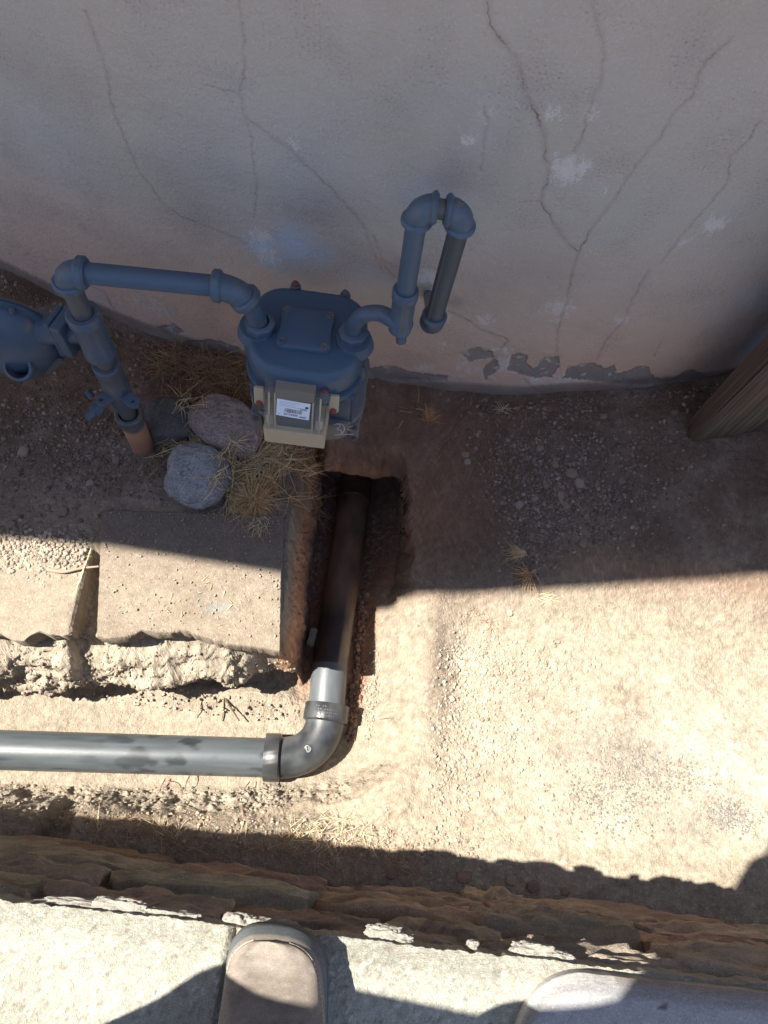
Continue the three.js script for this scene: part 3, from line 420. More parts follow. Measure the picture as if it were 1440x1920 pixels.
// ---------------------------------------------------------------- pavers let into the bank
{
  const dust = (x, y, z, n) => { const a = fbm(x * 7, z * 7, 70, 4), b = fbm(x * 30, z * 30, 71, 3); let c = mix3([.305, .25, .187], [.245, .195, .143], clamp(.4 + a * 1.6)); c = mix3(c, [.20, .148, .112], clamp(b * 1.6) * .6); if (n > .3) c = mix3(c, [.20, .155, .125], .85 * ss(-.40, -.60, z + .08 * a + .04 * b)); return c; };
  const mat = gritV(.96, .22, .0022);
  const front1 = through([[180, 1196], [210, 1199], [245, 1194], [262, 1185], [300, 1189], [340, 1186], [372, 1192], [410, 1206], [470, 1214], [526, 1223]], .02);
  const bl = at(191, 956, .02), br = at(530, 966, .02), fl = at(180, 1196, .02), fr = at(526, 1223, .02);
  const t1 = thing('paver_slab', 'large square dusty concrete paver with a broken front edge beside the trench', 'paver', [fl.x, .0, fl.z]);
  const g1 = slab(170, 130, (u, v) => { const zb = lerp(bl.z, br.z, u), xf = lerp(fl.x, fr.x, u), x = lerp(lerp(bl.x, br.x, u), xf, v); return [x + .0012 * noise(v * 26, u * 3), lerp(zb, front1(xf) + .0035 * noise(xf * 55, 3) + .0025 * noise(xf * 150, 8), v)]; },
    (x, z, u, v) => .022 + .0022 * fbm(x * 12, z * 12, 3, 3) + .0011 * fbm(x * 70, z * 70, 5, 2) - .006 * ss(.97, 1, v) * clamp(noise(x * 40, 2) + .4) - .003 * ss(.985, 1, v) - .0025 * ss(.988, 1, Math.abs(u * 2 - 1)), (x, z, u, v) => -.028 + .006 * noise(x * 30, z * 30, 4) * v, .003);
  obj('paver_body', paint(g1, (x, y, z, nx, ny) => { let c = dust(x, y, z, ny); const q = at(412, 1140, .02); c = mix3(c, [.25, .33, .35], .5 * Math.exp(-(((x - q.x) / .03) ** 2) - (((z - q.z) / .016) ** 2)) * clamp(.6 + 2 * noise(x * 90, z * 90, 2))); return c; }), mat, t1);
  const front2 = through([[-160, 1190], [-60, 1186], [0, 1190], [22, 1199], [45, 1201], [62, 1192], [76, 1186], [95, 1192], [132, 1190]], .0);
  const r0 = at(150, 1072, 0), r1 = at(132, 1190, 0);
  const t2 = thing('paver_slab', 'half buried dusty paver at the left edge, its corner chipped', 'paver', [r1.x, -.02, r1.z]);
  const g2 = slab(120, 110, (u, v) => { const xr = lerp(r0.x + .01, r1.x, v), x = lerp(-1.15, xr, u); return [x + .0015 * noise(v * 22, 5) * u, lerp(-.52, front2(lerp(-1.15, r1.x, u)) + .004 * noise(x * 60, 6), v)]; },
    (x, z, u, v) => .004 - .02 * ss(-.42, -.5, z + .012 * noise(x * 20, 4)) + .003 * fbm(x * 10, z * 10, 8, 3) + .0012 * fbm(x * 70, z * 70, 2, 2) - .012 * ss(.9, 1, v) * clamp(.2 + noise(x * 18, 6)) - .0035 * ss(.985, 1, u), (x, z, u, v) => -.052 + .007 * noise(x * 30, z * 30, 4) * v, .003);
  obj('paver_body', paint(g2, (x, y, z, nx, ny) => mix3(dust(x, y, z - .0, ny), [.37, .305, .225], .5)), mat, t2);
}

// ---------------------------------------------------------------- gas piping and meter
const gasNoise = (c, d, dust = .5) => (x, y, z, nx, ny, nz) => { const a = fbm(x * 14, y * 14, z * 14, 4), b = fbm(x * 60, y * 60, z * 60, 2); const ch = noise(x * 95, y * 95, z * 95) + .5 * noise(x * 210, y * 210, z * 210); if (ch > .62) return mix3([.17, .12, .085], [.05, .045, .042], clamp(b * 2 + .4)); return mix3(mix3(c, d, clamp(.3 + a * 1.5)), [.24, .20, .16], clamp((.25 + .6 * Math.max(0, ny) * .4 + b * .8 + a * .4) * dust * .6)); };
const gasMat = std([1, 1, 1], .5, { vertexColors: true, bumpMap: setRep(soilBump, .05), bumpScale: .0003 });
const BLUE = [.040, .084, .142], BLUE2 = [.029, .060, .104], STEEL = [.052, .062, .072];
const blue = (l, k = .5, c = BLUE, d = BLUE2) => paint(merge(l), gasNoise(c, d, k));
{
  const T = at(119, 508, .62), B = at(272, 845, -.02), E = at(424, 538, .615), N = at(487, 604, .535), on = y => B.clone().lerp(T, (y - B.y) / (T.y - B.y)), up = T.clone().sub(B).normalize(), r = .0172;
  const base = on(ground(B.x, B.z));
  const t = thing('gas_inlet_pipe', 'blue grey gas riser and crossover pipe at the left of the meter', 'gas pipe', [base.x, base.y, base.z]);
  obj('riser_sleeve', paint(sweep(seg(on(-.08), on(.145), 24), .0255, 26), (x, y, z) => { const n = fbm(x * 30, y * 30, z * 30, 3); let c = mix3([.47, .25, .15], [.38, .215, .14], clamp(.4 + n * 2)); c = mix3(c, [.2, .15, .12], ss(.03, .0, y) * .5); return mix3(c, BLUE, ss(.105, .13, y + .02 * n)); }), std([1, 1, 1], .7, { vertexColors: true }), t);
  obj('insulating_ring', blue([turned(on(.130), up, [[0, .0255], [.003, .030], [.028, .030], [.031, .027], [.031, .021], [.02, .019]], 30), rod(on(.13), on(.24), r, 24)], 1, STEEL, BLUE), gasMat, t);
  const valve = obj('shut_off_valve', blue([turned(on(.196), up, [[0, .017], [.004, .022], [.03, .023], [.045, .026], [.085, .027], [.10, .024], [.13, .026], [.155, .0265], [.158, .024], [.158, .0175]], 28)], .9, BLUE, STEEL), gasMat, t);
  const vx = on(.262), wing = (d, l) => { const s = new THREE.Shape(); s.absellipse(0, 0, .011, .011, -Math.PI / 2, Math.PI / 2); s.lineTo(-l, .012); s.lineTo(-l, -.012); s.closePath(); const h = new THREE.Path(); h.absellipse(0, 0, .0052, .0052, 0, Math.PI * 2); s.holes.push(h); const g = new THREE.ExtrudeGeometry(s, { depth: .008, bevelEnabled: true, bevelSize: .0012, bevelThickness: .0012, bevelSegments: 2, curveSegments: 14 }); g.rotateX(-Math.PI / 2); g.rotateY(d); return g; };
  obj('lock_wing', blue([place(wing(-.55, .03), [vx.x + .040, vx.y - .004, vx.z + .026])], .5), gasMat, valve);
  obj('lock_wing', blue([place(wing(-2.3, .024), [vx.x - .020, vx.y + .002, vx.z + .034])], .5), gasMat, valve);
  const plug = vx.clone().add(V(-.03, -.02, .03)); obj('plug_head', blue([turned(plug, V(-.55, -.15, .8), [[0, .012], [.006, .014], [.02, .014], [.022, .009], [.04, .009], [.041, .001]], 18)], .5), gasMat, valve);
  obj('lock_pin', blue([rod(at(163, 733, .2), at(174, 747, .19), .0068, 16)], .4), gasMat, valve);
  obj('lock_seal', [sweep([at(174, 746, .19), at(186, 743, .2), at(192, 745, .2)], .003, 8)], std([.36, .05, .035], .5), valve);
  obj('riser_nipple', blue([rod(on(.34), on(.40), r, 24)], 1, STEEL, BLUE2), gasMat, t);
  obj('union_body', blue([turned(on(.385), up, [[0, .017], [.001, .026], [.006, .029], [.022, .029], [.026, .0275], [.105, .0275], [.108, .030], [.124, .030], [.128, .027], [.128, .0185], [.118, .0175]], 34)], .7), gasMat, t);
  obj('riser_pipe', blue([rod(on(.50), on(.60), r, 26)], .9, STEEL, BLUE2), gasMat, t);
  const dE = E.clone().sub(T).normalize(), dN = N.clone().sub(E).normalize();
  obj('elbow', blue(elbow(T.clone().addScaledVector(up, -.036), T, T.clone().addScaledVector(dE, .036), .0218, .0045, .016)), gasMat, t);
  obj('crossover_pipe', blue([rod(T.clone().addScaledVector(dE, .02), E.clone().addScaledVector(dE, -.02), r, 28)], .3), gasMat, t);
  const NE = E.clone().addScaledVector(V(.26, -.82, .25).normalize(), .03), E2 = E.clone().addScaledVector(dE, .014);
  obj('elbow', blue(elbow(E2.clone().addScaledVector(dE, -.036), E2, E2.clone().addScaledVector(dN, .036), .0218, .0045, .016)), gasMat, t);
  obj('swivel_nipple', blue([sweep(bez(E2.clone().addScaledVector(dN, .03), N.clone().add(V(-.006, .03, 0)), N.clone().add(V(0, -.02, 0)), 10), .0165, 24)], .5), gasMat, t);
  obj('union_nut', blue([turned(N.clone().add(V(0, .004, 0)), V(0, -1, 0), [[0, .017], [0.001, .0225], [.004, .0265], [.026, .0275], [.03, .026], [.03, .02]], 8, .5), turned(N.clone().add(V(0, -.022, 0)), V(0, -1, 0), [[0, .02], [.002, .027], [.012, .029], [.02, .032]], 28)], .35), gasMat, t);
}
{
  const N = at(662, 622, .535), P = at(738, 600, .60), Q = V(.0215, .60, -.745), r = .0147, lean = V(.0015, 1, 0).normalize(), on = y => Q.clone().addScaledVector(lean, y - .60);
  const t = thing('gas_outlet_pipe', 'blue grey outlet pipe bent in a tall loop right of the meter', 'gas pipe', [Q.x, .56, Q.z]);
  obj('swivel_nipple', blue([sweep(new THREE.CatmullRomCurve3([N.clone().add(V(0, -.03, 0)), N, N.clone().add(V(.004, .030, 0)), N.clone().add(V(.022, .056, .001)), N.clone().add(V(.045, .062, .002)), P, Q]).getPoints(40), .0135, 24)], .45), gasMat, t);
  obj('union_nut', blue([turned(N.clone().add(V(0, .004, 0)), V(0, -1, 0), [[0, .014], [0.001, .021], [.004, .0255], [.026, .0265], [.03, .025], [.03, .02]], 8, .5), turned(N.clone().add(V(0, -.022, 0)), V(0, -1, 0), [[0, .02], [.002, .027], [.012, .029], [.02, .032]], 28)], .35), gasMat, t);
  const tee = obj('tee_fitting', blue([turned(on(.575), lean, [[0, .001], [0, .013], [.002, .019], [.016, .0205], [.02, .0185], [.078, .0185], [.082, .0205], [.098, .0205], [.102, .018], [.102, .0145]], 28)], .4), gasMat, t);
  obj('plug_head', blue([turned(on(.577).add(V(.004, 0, .006)), V(.05, -1, .25), [[0, .012], [.004, .012], [.006, .009], [.022, .0085], [.023, .001]], 16)], .5), gasMat, tee);
  const top = on(.845); obj('outlet_pipe', blue([rod(on(.66), on(.83), r, 26)], .25), gasMat, t);
  const dR = V(.99, -.01, -.03).normalize(), R = V(.0815, .842, -.748);
  obj('elbow', blue(elbow(top.clone().addScaledVector(lean, -.030), top, top.clone().addScaledVector(dR, .025), .0185, .0035, .010)), gasMat, t);
  obj('close_nipple', blue([rod(top.clone().addScaledVector(dR, .02), R.clone().addScaledVector(dR, -.02), .0135, 24)], 1, [.04, .05, .06], [.05, .06, .07]), gasMat, t);
  const bot = V(.0745, .592, -.762), dn = bot.clone().sub(R).normalize();
  obj('elbow', blue(elbow(R.clone().addScaledVector(dn, .030), R, R.clone().addScaledVector(dR, -.025), .0185, .0035, .010)), gasMat, t);
  obj('drop_pipe', blue([rod(R.clone().addScaledVector(dn, .02), bot, r, 26)], .3, [.030, .048, .07], [.021, .034, .052]), gasMat, t);
  const hole = V(.076, .372, -.985), dh = hole.clone().sub(bot).normalize();
  obj('elbow', blue([...elbow(bot.clone().addScaledVector(dn, -.012), bot.clone().addScaledVector(dn, .016), bot.clone().addScaledVector(dn, .014).addScaledVector(dh, .024), .0175, .0035, .010)], .5, BLUE2, [.06, .075, .1]), gasMat, t);
  obj('wall_nipple', blue([rod(bot.clone().addScaledVector(dn, .012).addScaledVector(dh, .01), hole.clone().addScaledVector(dh, .05), .0105, 20)], .9, [.10, .11, .12], [.2, .19, .17]), gasMat, t);
}
function roundedShape(w, d, rb, rf) { const s = new THREE.Shape(), a = w / 2, b = d / 2; s.moveTo(-a + rb, b); s.lineTo(a - rb, b); s.quadraticCurveTo(a, b, a, b - rb); s.quadraticCurveTo(a - .004, 0, a, -b + rf); s.quadraticCurveTo(a, -b, a - rf, -b); s.lineTo(-a + rf, -b); s.quadraticCurveTo(-a, -b, -a, -b + rf); s.quadraticCurveTo(-a + .004, 0, -a, b - rb); s.quadraticCurveTo(-a, b, -a + rb, b); return s; }
function pan(w, d, h, rb, rf, bt, bs) { const g = new THREE.ExtrudeGeometry(roundedShape(w - 2 * bs, d - 2 * bs, rb, rf), { depth: h - 2 * bt, bevelEnabled: true, bevelSize: bs, bevelThickness: bt, bevelSegments: 6, curveSegments: 14 }); g.rotateX(-Math.PI / 2); g.translate(0, bt, 0); return toCreasedNormals(g, .6); }
{
  const t = thing('gas_meter', 'blue grey gas meter with clear index cover hanging between two pipes', 'gas meter', [-.136, .275, -.757]);
  const X = -.136, Z = -.757;
  const cover = obj('top_cover', blue([place(pan(.206, .186, .072, .05, .07, .022, .016), [X, .447, Z]), place(pan(.212, .192, .013, .055, .075, .003, .004), [X, .443, Z])], .12), gasMat, t);
  obj('cover_plate', blue([place(pan(.094, .084, .018, .01, .01, .004, .004), [X - .001, .512, Z + .002])], .15), gasMat, cover);
  const pl = [[-.036, -.032], [.036, -.032], [-.036, .033], [.036, .033]];
  for (const [a, b] of pl) obj('screw', blue([turned(V(X + a - .001, .528, Z + b + .002), V(0, 1, 0), [[0, .009], [.003, .008], [.003, .005], [.0055, .0048], [.006, .0035], [.004, .0015], [.004, .0001]], 14)], .9, BLUE2, [.05, .06, .08]), gasMat, cover);
  for (const s of [-.084, .082]) obj('port_boss', blue([turned(V(X + s, .505, Z + .006), V(0, 1, 0), [[0, .036], [.008, .034], [.014, .031], [.02, .030], [.02, .02]], 30)], .3), gasMat, cover);
  for (const [a, b, y] of [[-.034, -.094, .520], [.055, -.092, .516], [-.101, .012, .475], [.1, .03, .475], [-.045, .092, .475], [.044, .093, .487]]) { const red = (a === -.034 || a === .044); const s = obj('cover_screw', blue([turned(V(X + a, y - .03, Z + b), V(0, 1, 0), [[0, .010], [.02, .010], [.026, .0085], [.028, .006], [.032, .0055], [.033, .001]], 16)], .5, BLUE2, [.06, .07, .09]), gasMat, cover); if (red) obj('seal_cap', [turned(V(X + a, y - .003, Z + b), V(0, 1, 0), [[0, .0065], [.004, .0062], [.006, .004], [.0065, .0001]], 14)], std([.17, .035, .032], .6), s); }
  obj('middle_body', blue([place(pan(.178, .150, .12, .05, .05, .004, .004), [X, .335, Z - .006]), place(pan(.06, .02, .10, .008, .008, .004, .006), [X - .062, .345, Z + .072]), place(pan(.06, .02, .10, .008, .008, .004, .006), [X + .066, .345, Z + .07])], .6), gasMat, t);
  const lower = obj('lower_pan', blue([place(pan(.214, .182, .088, .05, .06, .026, .016), [X + .004, .278, Z]), place(pan(.219, .190, .012, .055, .065, .003, .004), [X + .004, .352, Z])], .85, [.13, .135, .135], [.10, .12, .14]), gasMat, t);
  for (const [a, b] of [[.098, .066], [-.09, .07], [.1, -.06], [-.092, -.06]]) obj('lug', blue([place(new RoundedBoxGeometry(.020, .060, .026, 3, .005), [X + a, .318, Z + b])], .7, [.14, .14, .135], BLUE), gasMat, lower);
  for (const [a, b, y] of [[.099, .078, .34], [.099, .078, .298], [-.09, .084, .335]]) obj('lug_screw', blue([turned(V(X + a, y, Z + b), V(0, .3, 1), [[0, .007], [.003, .007], [.004, .004], [.007, .0035], [.0075, .0001]], 12)], .6, [.05, .06, .07], [.06, .07, .08]), gasMat, lower);
  { // chalked figures on the lower front
    const q = (a, b) => { const p = atZ(a, b, Z + .0925); return p; };
    const strokes = [[[626, 797], [634, 794], [638, 799], [632, 804], [640, 808], [639, 814], [628, 816]], [[632, 796], [640, 795], [646, 803], [643, 811], [637, 815], [648, 814], [663, 815]], [[661, 799], [655, 800], [652, 805], [657, 807]]];
    obj('chalk_mark', strokes.map(s => sweep(new THREE.CatmullRomCurve3(s.map(([a, b]) => q(a, b))).getPoints(24), .00075, 6)), std([.52, .52, .50], .9), lower);
  }
  // clear index cover with the module behind it
  const y1 = .487, y0 = .350, zt = -.648, zb = -.612, W = .106, xc = -.141;
  const face = (u, v, o = 0) => V(xc + (u - .5) * W, lerp(.410, y1, v), lerp(-.619, zt, v) + o);
  const prism = (w, pts) => { const s = new THREE.Shape(); pts.forEach(([z, y], i) => i ? s.lineTo(-z, y) : s.moveTo(-z, y)); s.closePath(); const g = new THREE.ExtrudeGeometry(s, { depth: w - .004, bevelEnabled: true, bevelSize: .002, bevelThickness: .002, bevelSegments: 2 }); g.rotateY(-Math.PI / 2); g.scale(1, 1, 1); g.translate(xc + w / 2 - .002, 0, 0); g.rotateY(0); return g; };
  const shell = (w, pts) => { const g = prism(w, pts); const p = g.attributes.position; let mz = 0; for (let i = 0; i < p.count; i++) mz += p.getZ(i) / p.count; if (mz > 0) { g.rotateY(Math.PI); g.translate(2 * xc, 0, 0); } return g; };
  const index = obj('index_module', [shell(.064, [[-.70, .40], [-.668, .485], [-.652, .485], [-.627, .425], [-.627, .40]])], std([.075, .085, .10], .6), t);
  obj('module_top', [shell(.068, [[-.70, .47], [-.675, .497], [-.650, .495], [-.643, .478], [-.70, .460]])], std([.19, .16, .13], .7), index);
  const clear = new THREE.MeshPhysicalMaterial({ color: lin(.93, .91, .86), roughness: .16, transmission: .92, thickness: 0, ior: 1.45 });
  const cv = obj('index_cover', [shell(W, [[-.690, .395], [-.668, .484], [-.648, .484], [-.618, .412], [-.618, .395]])], clear, t);
  const cream = std([.47, .39, .265], .75);
  obj('cover_base', [shell(W + .004, [[-.690, .368], [-.690, .409], [-.6165, .409], [-.6135, .370]])], cream, cv);
  for (const s of [-.42, .42, -.32, .30]) { const a = face(.5 + s, 0, .001), b = face(.5 + s, .98, .001); obj('cover_rib', [rod(a, b, .0018, 8)], cream, cv); }
  for (const s of [-.2, -.07, .06, .19]) obj('terminal_stud', [rod(face(.5 + s, .02, -.012), face(.5 + s, .2, -.012), .0055, 14)], std([.55, .53, .48], .5), cv);
  for (const s of [-.41, .40]) obj('corner_stud', [rod(face(.5 + s, .02, -.010), face(.5 + s, .26, -.010), .0075, 14)], std([.52, .49, .43], .5), cv);
  // printed label
  const cvs = document.createElement('canvas'); cvs.width = 480; cvs.height = 260; const c = cvs.getContext('2d'); c.fillStyle = '#e8ecf0'; c.fillRect(0, 0, 480, 260); c.fillStyle = '#1c2026';
  const rl = rng(5); for (let x = 120; x < 370;) { const w = 2 + rl() * 6; c.fillRect(x, 128, w, 62); x += w + 2 + rl() * 6; }
  c.font = 'bold 46px sans-serif'; c.fillText('50174369', 110, 236); c.font = '20px sans-serif'; c.fillText('sn', 30, 232); c.fillRect(340, 222, 100, 9); c.fillRect(340, 236, 84, 7); c.fillRect(410, 58, 44, 30); for (let k = 0; k < 3; k++) c.fillRect(330 + k * 6, 96 + k * 11, 110 - k * 8, 5); c.fillStyle = '#9aa4ad'; for (let k = 0; k < 4; k++) c.fillRect(36, 30 + k * 22, 190 + rl() * 120, 5);
  const lt = new THREE.CanvasTexture(cvs); lt.colorSpace = THREE.SRGBColorSpace;
  const lg = new THREE.PlaneGeometry(.058, .037, 12, 1); { const p = lg.attributes.position; for (let i = 0; i < p.count; i++) p.setZ(i, -.5 * p.getX(i) ** 2); lg.computeVertexNormals(); }
  const f = face(.5, .64, .0042); lg.rotateZ(-.05); lg.rotateX(-Math.atan2(.029, .077)); lg.translate(f.x - .002, f.y, f.z);
  obj('label_sticker', [lg], std([.92, .95, 1], .5, { map: lt }), cv);
  for (const [sx, a, b] of [[-1, 487, 745], [1, 626, 760]]) { const p = atZ(a, b, -.662); const tab = obj('side_tab', [place(new RoundedBoxGeometry(.018, .038, .008, 2, .002), [p.x, p.y + .008, p.z], 0, -.3)], cream, cv); obj('seal_cap', [turned(p.clone().add(V(0, -.006, .006)), V(0, .35, 1), [[0, .0065], [.003, .0065], [.0045, .005], [.005, .0001]], 16)], std([.24, .05, .04], .6), tab); }
}
{ // regulator
  const C = at(8, 640, .37), ax = V(.16, .10, 1).normalize(), t = thing('gas_regulator', 'round blue grey pressure regulator at the left edge, beside the riser', 'regulator', [C.x, C.y - .1, C.z]);
  const P = k => C.clone().addScaledVector(ax, k);
  const disc = obj('diaphragm_case', blue([turned(P(-.055), ax, [[0, .001], [0, .05], [.012, .072], [.03, .088], [.044, .094], [.0441, .106], [.049, .108], [.0492, .104], [.0508, .104], [.051, .108], [.056, .106], [.0561, .094], [.066, .09], [.078, .075], [.088, .055], [.092, .04], [.092, .001]], 52)], .35), gasMat, t);
  const e1 = V(0, 1, 0).cross(ax).normalize(), e2 = ax.clone().cross(e1);
  for (let k = 0; k < 8; k++) { const a = k / 8 * 6.283 + .3, p = P(.001).addScaledVector(e1, Math.cos(a) * .1).addScaledVector(e2, Math.sin(a) * .1); obj('flange_bolt', blue([turned(p, ax, [[0, .006], [.007, .006], [.008, .004], [.010, .0035], [.0102, .0001]], 6, .4)], .5), gasMat, disc); }
  const d2 = V(.12, .72, .68).normalize(), s = at(34, 688, .345).addScaledVector(d2, -.066);
  obj('vent_hood', blue([turned(s, d2, [[0, .036], [.02, .034], [.045, .029], [.068, .028], [.072, .026], [.072, .021], [.035, .020], [.035, .0005]], 36)], .7, BLUE, STEEL), gasMat, t);
  const U = at(160, 622, .44), M = at(108, 622, .40);
  obj('side_arm', blue([sweep([U, U.clone().lerp(M, .5), M.clone().add(V(-.05, -.01, -.01))], i => [.020, .022, .034][i], 22), place(new RoundedBoxGeometry(.022, .085, .06, 3, .004), U.clone().lerp(M, .55), -.3), place(new RoundedBoxGeometry(.012, .10, .05, 3, .004), U.clone().lerp(M, .85), -.3)], .3), gasMat, t);
}

// ---------------------------------------------------------------- black drain pipe with its elbow
{
  const r = .0445, Y = -.266, A = V(-1.45, Y, .0), H0 = at(515, 1421, Y), cor = V(-.030, Y, -.112), L = [[612, 1345, Y], [619, 1250, -.268], [640, 1100, -.286], [657, 985, -.316], [668, 900, -.348], [676, 850, -.368]].map(q => at(...q));
  L[0] = V(-.0275, Y, -.205);
  const A0 = at(0, 1406, Y); A.copy(A0).addScaledVector(A0.clone().sub(H0), .9);
  const t = thing('drain_pipe', 'black plastic drain pipe turning an elbow in the bottom of the trench', 'pipe', [cor.x, Y - r, cor.z]);
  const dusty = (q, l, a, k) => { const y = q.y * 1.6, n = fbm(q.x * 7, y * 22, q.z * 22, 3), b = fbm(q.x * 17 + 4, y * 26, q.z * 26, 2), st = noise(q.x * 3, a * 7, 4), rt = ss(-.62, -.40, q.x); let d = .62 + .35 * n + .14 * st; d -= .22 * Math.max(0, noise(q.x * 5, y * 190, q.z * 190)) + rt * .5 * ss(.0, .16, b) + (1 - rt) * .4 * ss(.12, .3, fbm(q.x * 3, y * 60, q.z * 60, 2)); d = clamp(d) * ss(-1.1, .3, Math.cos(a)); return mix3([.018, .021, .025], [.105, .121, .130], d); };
  const vcol = (q, l, a) => { const n = fbm(q.x * 14, q.z * 14, a * .8, 4), side = Math.sin(a); let c = mix3([.018, .016, .016], [.17, .105, .07], clamp(ss(-.42, -.54, q.z + .09 * n) * .95 + n * .9 - .15)); c = mix3(c, [.03, .022, .02], clamp(noise(q.x * 26, q.z * 9, 5) * 1.6 - .15) * .8); c = mix3(c, [.25, .17, .115], (q.x > -.012 ? .75 : 0) * clamp(.5 + n) * ss(-.6, -.45, q.z)); const e = -.334 + .004 * noise(a * 3, 7) + .006 * noise(a * 9, 2); if (q.z > e) c = mix3([.105, .115, .122], [.078, .084, .087], clamp(.4 + 1.6 * fbm(q.x * 60, q.z * 16, a, 3))); return c; };
  const plastic = std([1, 1, 1], .36, { vertexColors: true, bumpMap: setRep(soilBump, .06), bumpScale: .0002 });
  const dH = H0.clone().sub(A).normalize();
  obj('pipe_run', [sweep(seg(A, H0, 260), r, 48, dusty)], plastic, t);
  obj('pipe_run', [sweep(new THREE.CatmullRomCurve3(L).getPoints(280), r, 48, vcol)], plastic, t);
  obj('pipe_coupling', [paint(collar(L[4].clone().lerp(L[3], .35), L[3].clone().sub(L[4]), .0472, .05), (x, y, z) => mix3([.10, .066, .047], [.035, .026, .022], clamp(.5 + fbm(x * 30, y * 30, z * 30, 3) * 2)))], plastic, t);
  const eb = cor.clone().addScaledVector(dH, -.092), ee = V(-.0275, Y, -.198), k = .5523;
  const path = new THREE.CubicBezierCurve3(eb, eb.clone().lerp(cor, .62), ee.clone().lerp(cor, .62), ee).getPoints(40);
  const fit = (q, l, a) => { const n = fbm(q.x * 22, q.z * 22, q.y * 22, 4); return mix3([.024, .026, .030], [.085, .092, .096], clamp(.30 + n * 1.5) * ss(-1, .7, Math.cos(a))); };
  const el = obj('elbow', [sweep(path, .0468, 48, fit)], plastic, t);
  const pf = g => paint(g, (x, y, z) => { const n = fbm(x * 30, y * 30, z * 30, 3); return mix3([.018, .019, .021], [.085, .088, .09], clamp(.25 + n * 1.4)); });
  const v2 = V(.02, 0, -1).normalize();
  obj('elbow_hub', [pf(turned(eb.clone().addScaledVector(dH, -.036), dH, [[0, .046], [0, .0535], [.002, .055], [.034, .055], [.037, .052], [.038, .047]], 56))], plastic, el);
  obj('elbow_hub', [pf(turned(ee.clone().addScaledVector(v2, .040), v2.clone().negate(), [[0, .046], [0, .0530], [.002, .0545], [.038, .0545], [.041, .052], [.042, .047]], 56))], plastic, el);
  const ticks = [], rt = rng(9); for (let row = 0; row < 4; row++) for (let i = 0; i < 11; i++) { if (rt() < .25) continue; const ang = (-.55 + i * .1) * 1.0, z = ee.z - .008 - row * .0072, rr = .0548, x = ee.x + Math.sin(ang) * rr, y = Y + Math.cos(ang) * rr; const b = new THREE.BoxGeometry(.0026 * (.5 + rt()), .0006, .0034 * (.5 + .5 * rt())); b.rotateZ(-ang); b.translate(x, y, z); ticks.push(b); }
  tag(obj('moulded_lettering', ticks, std([.085, .088, .09], .7), el), null, null, null, 'stuff');
  const mid = path[20], nu = V(-.12, 1, .1).normalize(), sc = mid.clone().addScaledVector(nu, .0466);
  const gate = obj('gate_mark', [pf(turned(sc, nu, [[-.002, .0095], [.001, .0095], [.0016, .0088], [.0012, .0080], [.0015, .0001]], 26))], plastic, el);
  obj('gate_slot', [place(new THREE.BoxGeometry(.0022, .0014, .011), sc.clone().addScaledVector(nu, .0018), .35, .1, .12)], std([.012, .012, .012], .6), gate);
}

// ---------------------------------------------------------------- cobbles, pebbles, gravel
const granite = (a, b, c, f = 1) => (x, y, z) => { const n = fbm(x * 22, y * 22, z * 22, 3), s = noise(x * 420 * f, y * 420 * f, z * 420 * f), q = noise(x * 260, y * 260, z * 260 + 9); let k = mix3(a, b, clamp(.45 + n * 1.6)); if (s > .18) k = mix3(k, c, clamp((s - .18) * 4) * .8); if (q > .35) k = mix3(k, [a[0] * 1.7, a[1] * 1.7, a[2] * 1.7], .4); return k; };
{
  const mat = gritV(.85, .05, .0006);
  const cob = (name, label, px, py, y, s, turn, col, seed, tx = 0, tz = 0) => { const p = at(px, py, y), t = thing(name, label, 'stone', [p.x, y, p.z]); const m = obj('stone_body', [place(paint(rock(seed, ...s, .8, .13, .95, 44), col), [p.x, p.y, p.z], turn, tx, tz)], mat, t); return m; };
  cob('cobble', 'smooth dark grey cobble right behind the tan riser sleeve', 318, 790, .03, [.052, .036, .048], .3, granite([.15, .135, .125], [.115, .105, .105], [.075, .07, .068]), 4, .1, -.15);
  cob('cobble', 'pinkish speckled cobble beside the left side of the meter', 424, 797, .04, [.074, .04, .052], -.42, granite([.44, .335, .285], [.34, .265, .235], [.08, .07, .075]), 21);
  cob('cobble', 'blue grey granite cobble above the big paver', 371, 893, .035, [.060, .045, .062], .1, granite([.40, .40, .405], [.28, .285, .30], [.075, .08, .09]), 33, .12);
}
const small = [rock(51, 1, .62, .8, .7, .16, 1.6, 4), rock(52, .85, .7, 1, .55, .22, 1.4, 4), rock(53, 1, .5, .7, .5, .2, 1.8, 4, true), rock(54, .9, .75, .85, .6, .25, 2.2, 4, true)].map(g => { if (g.index) g = g.toNonIndexed(); return g; });
const gravelMat = std([1, 1, 1], .95);
const dummy = new THREE.Object3D();
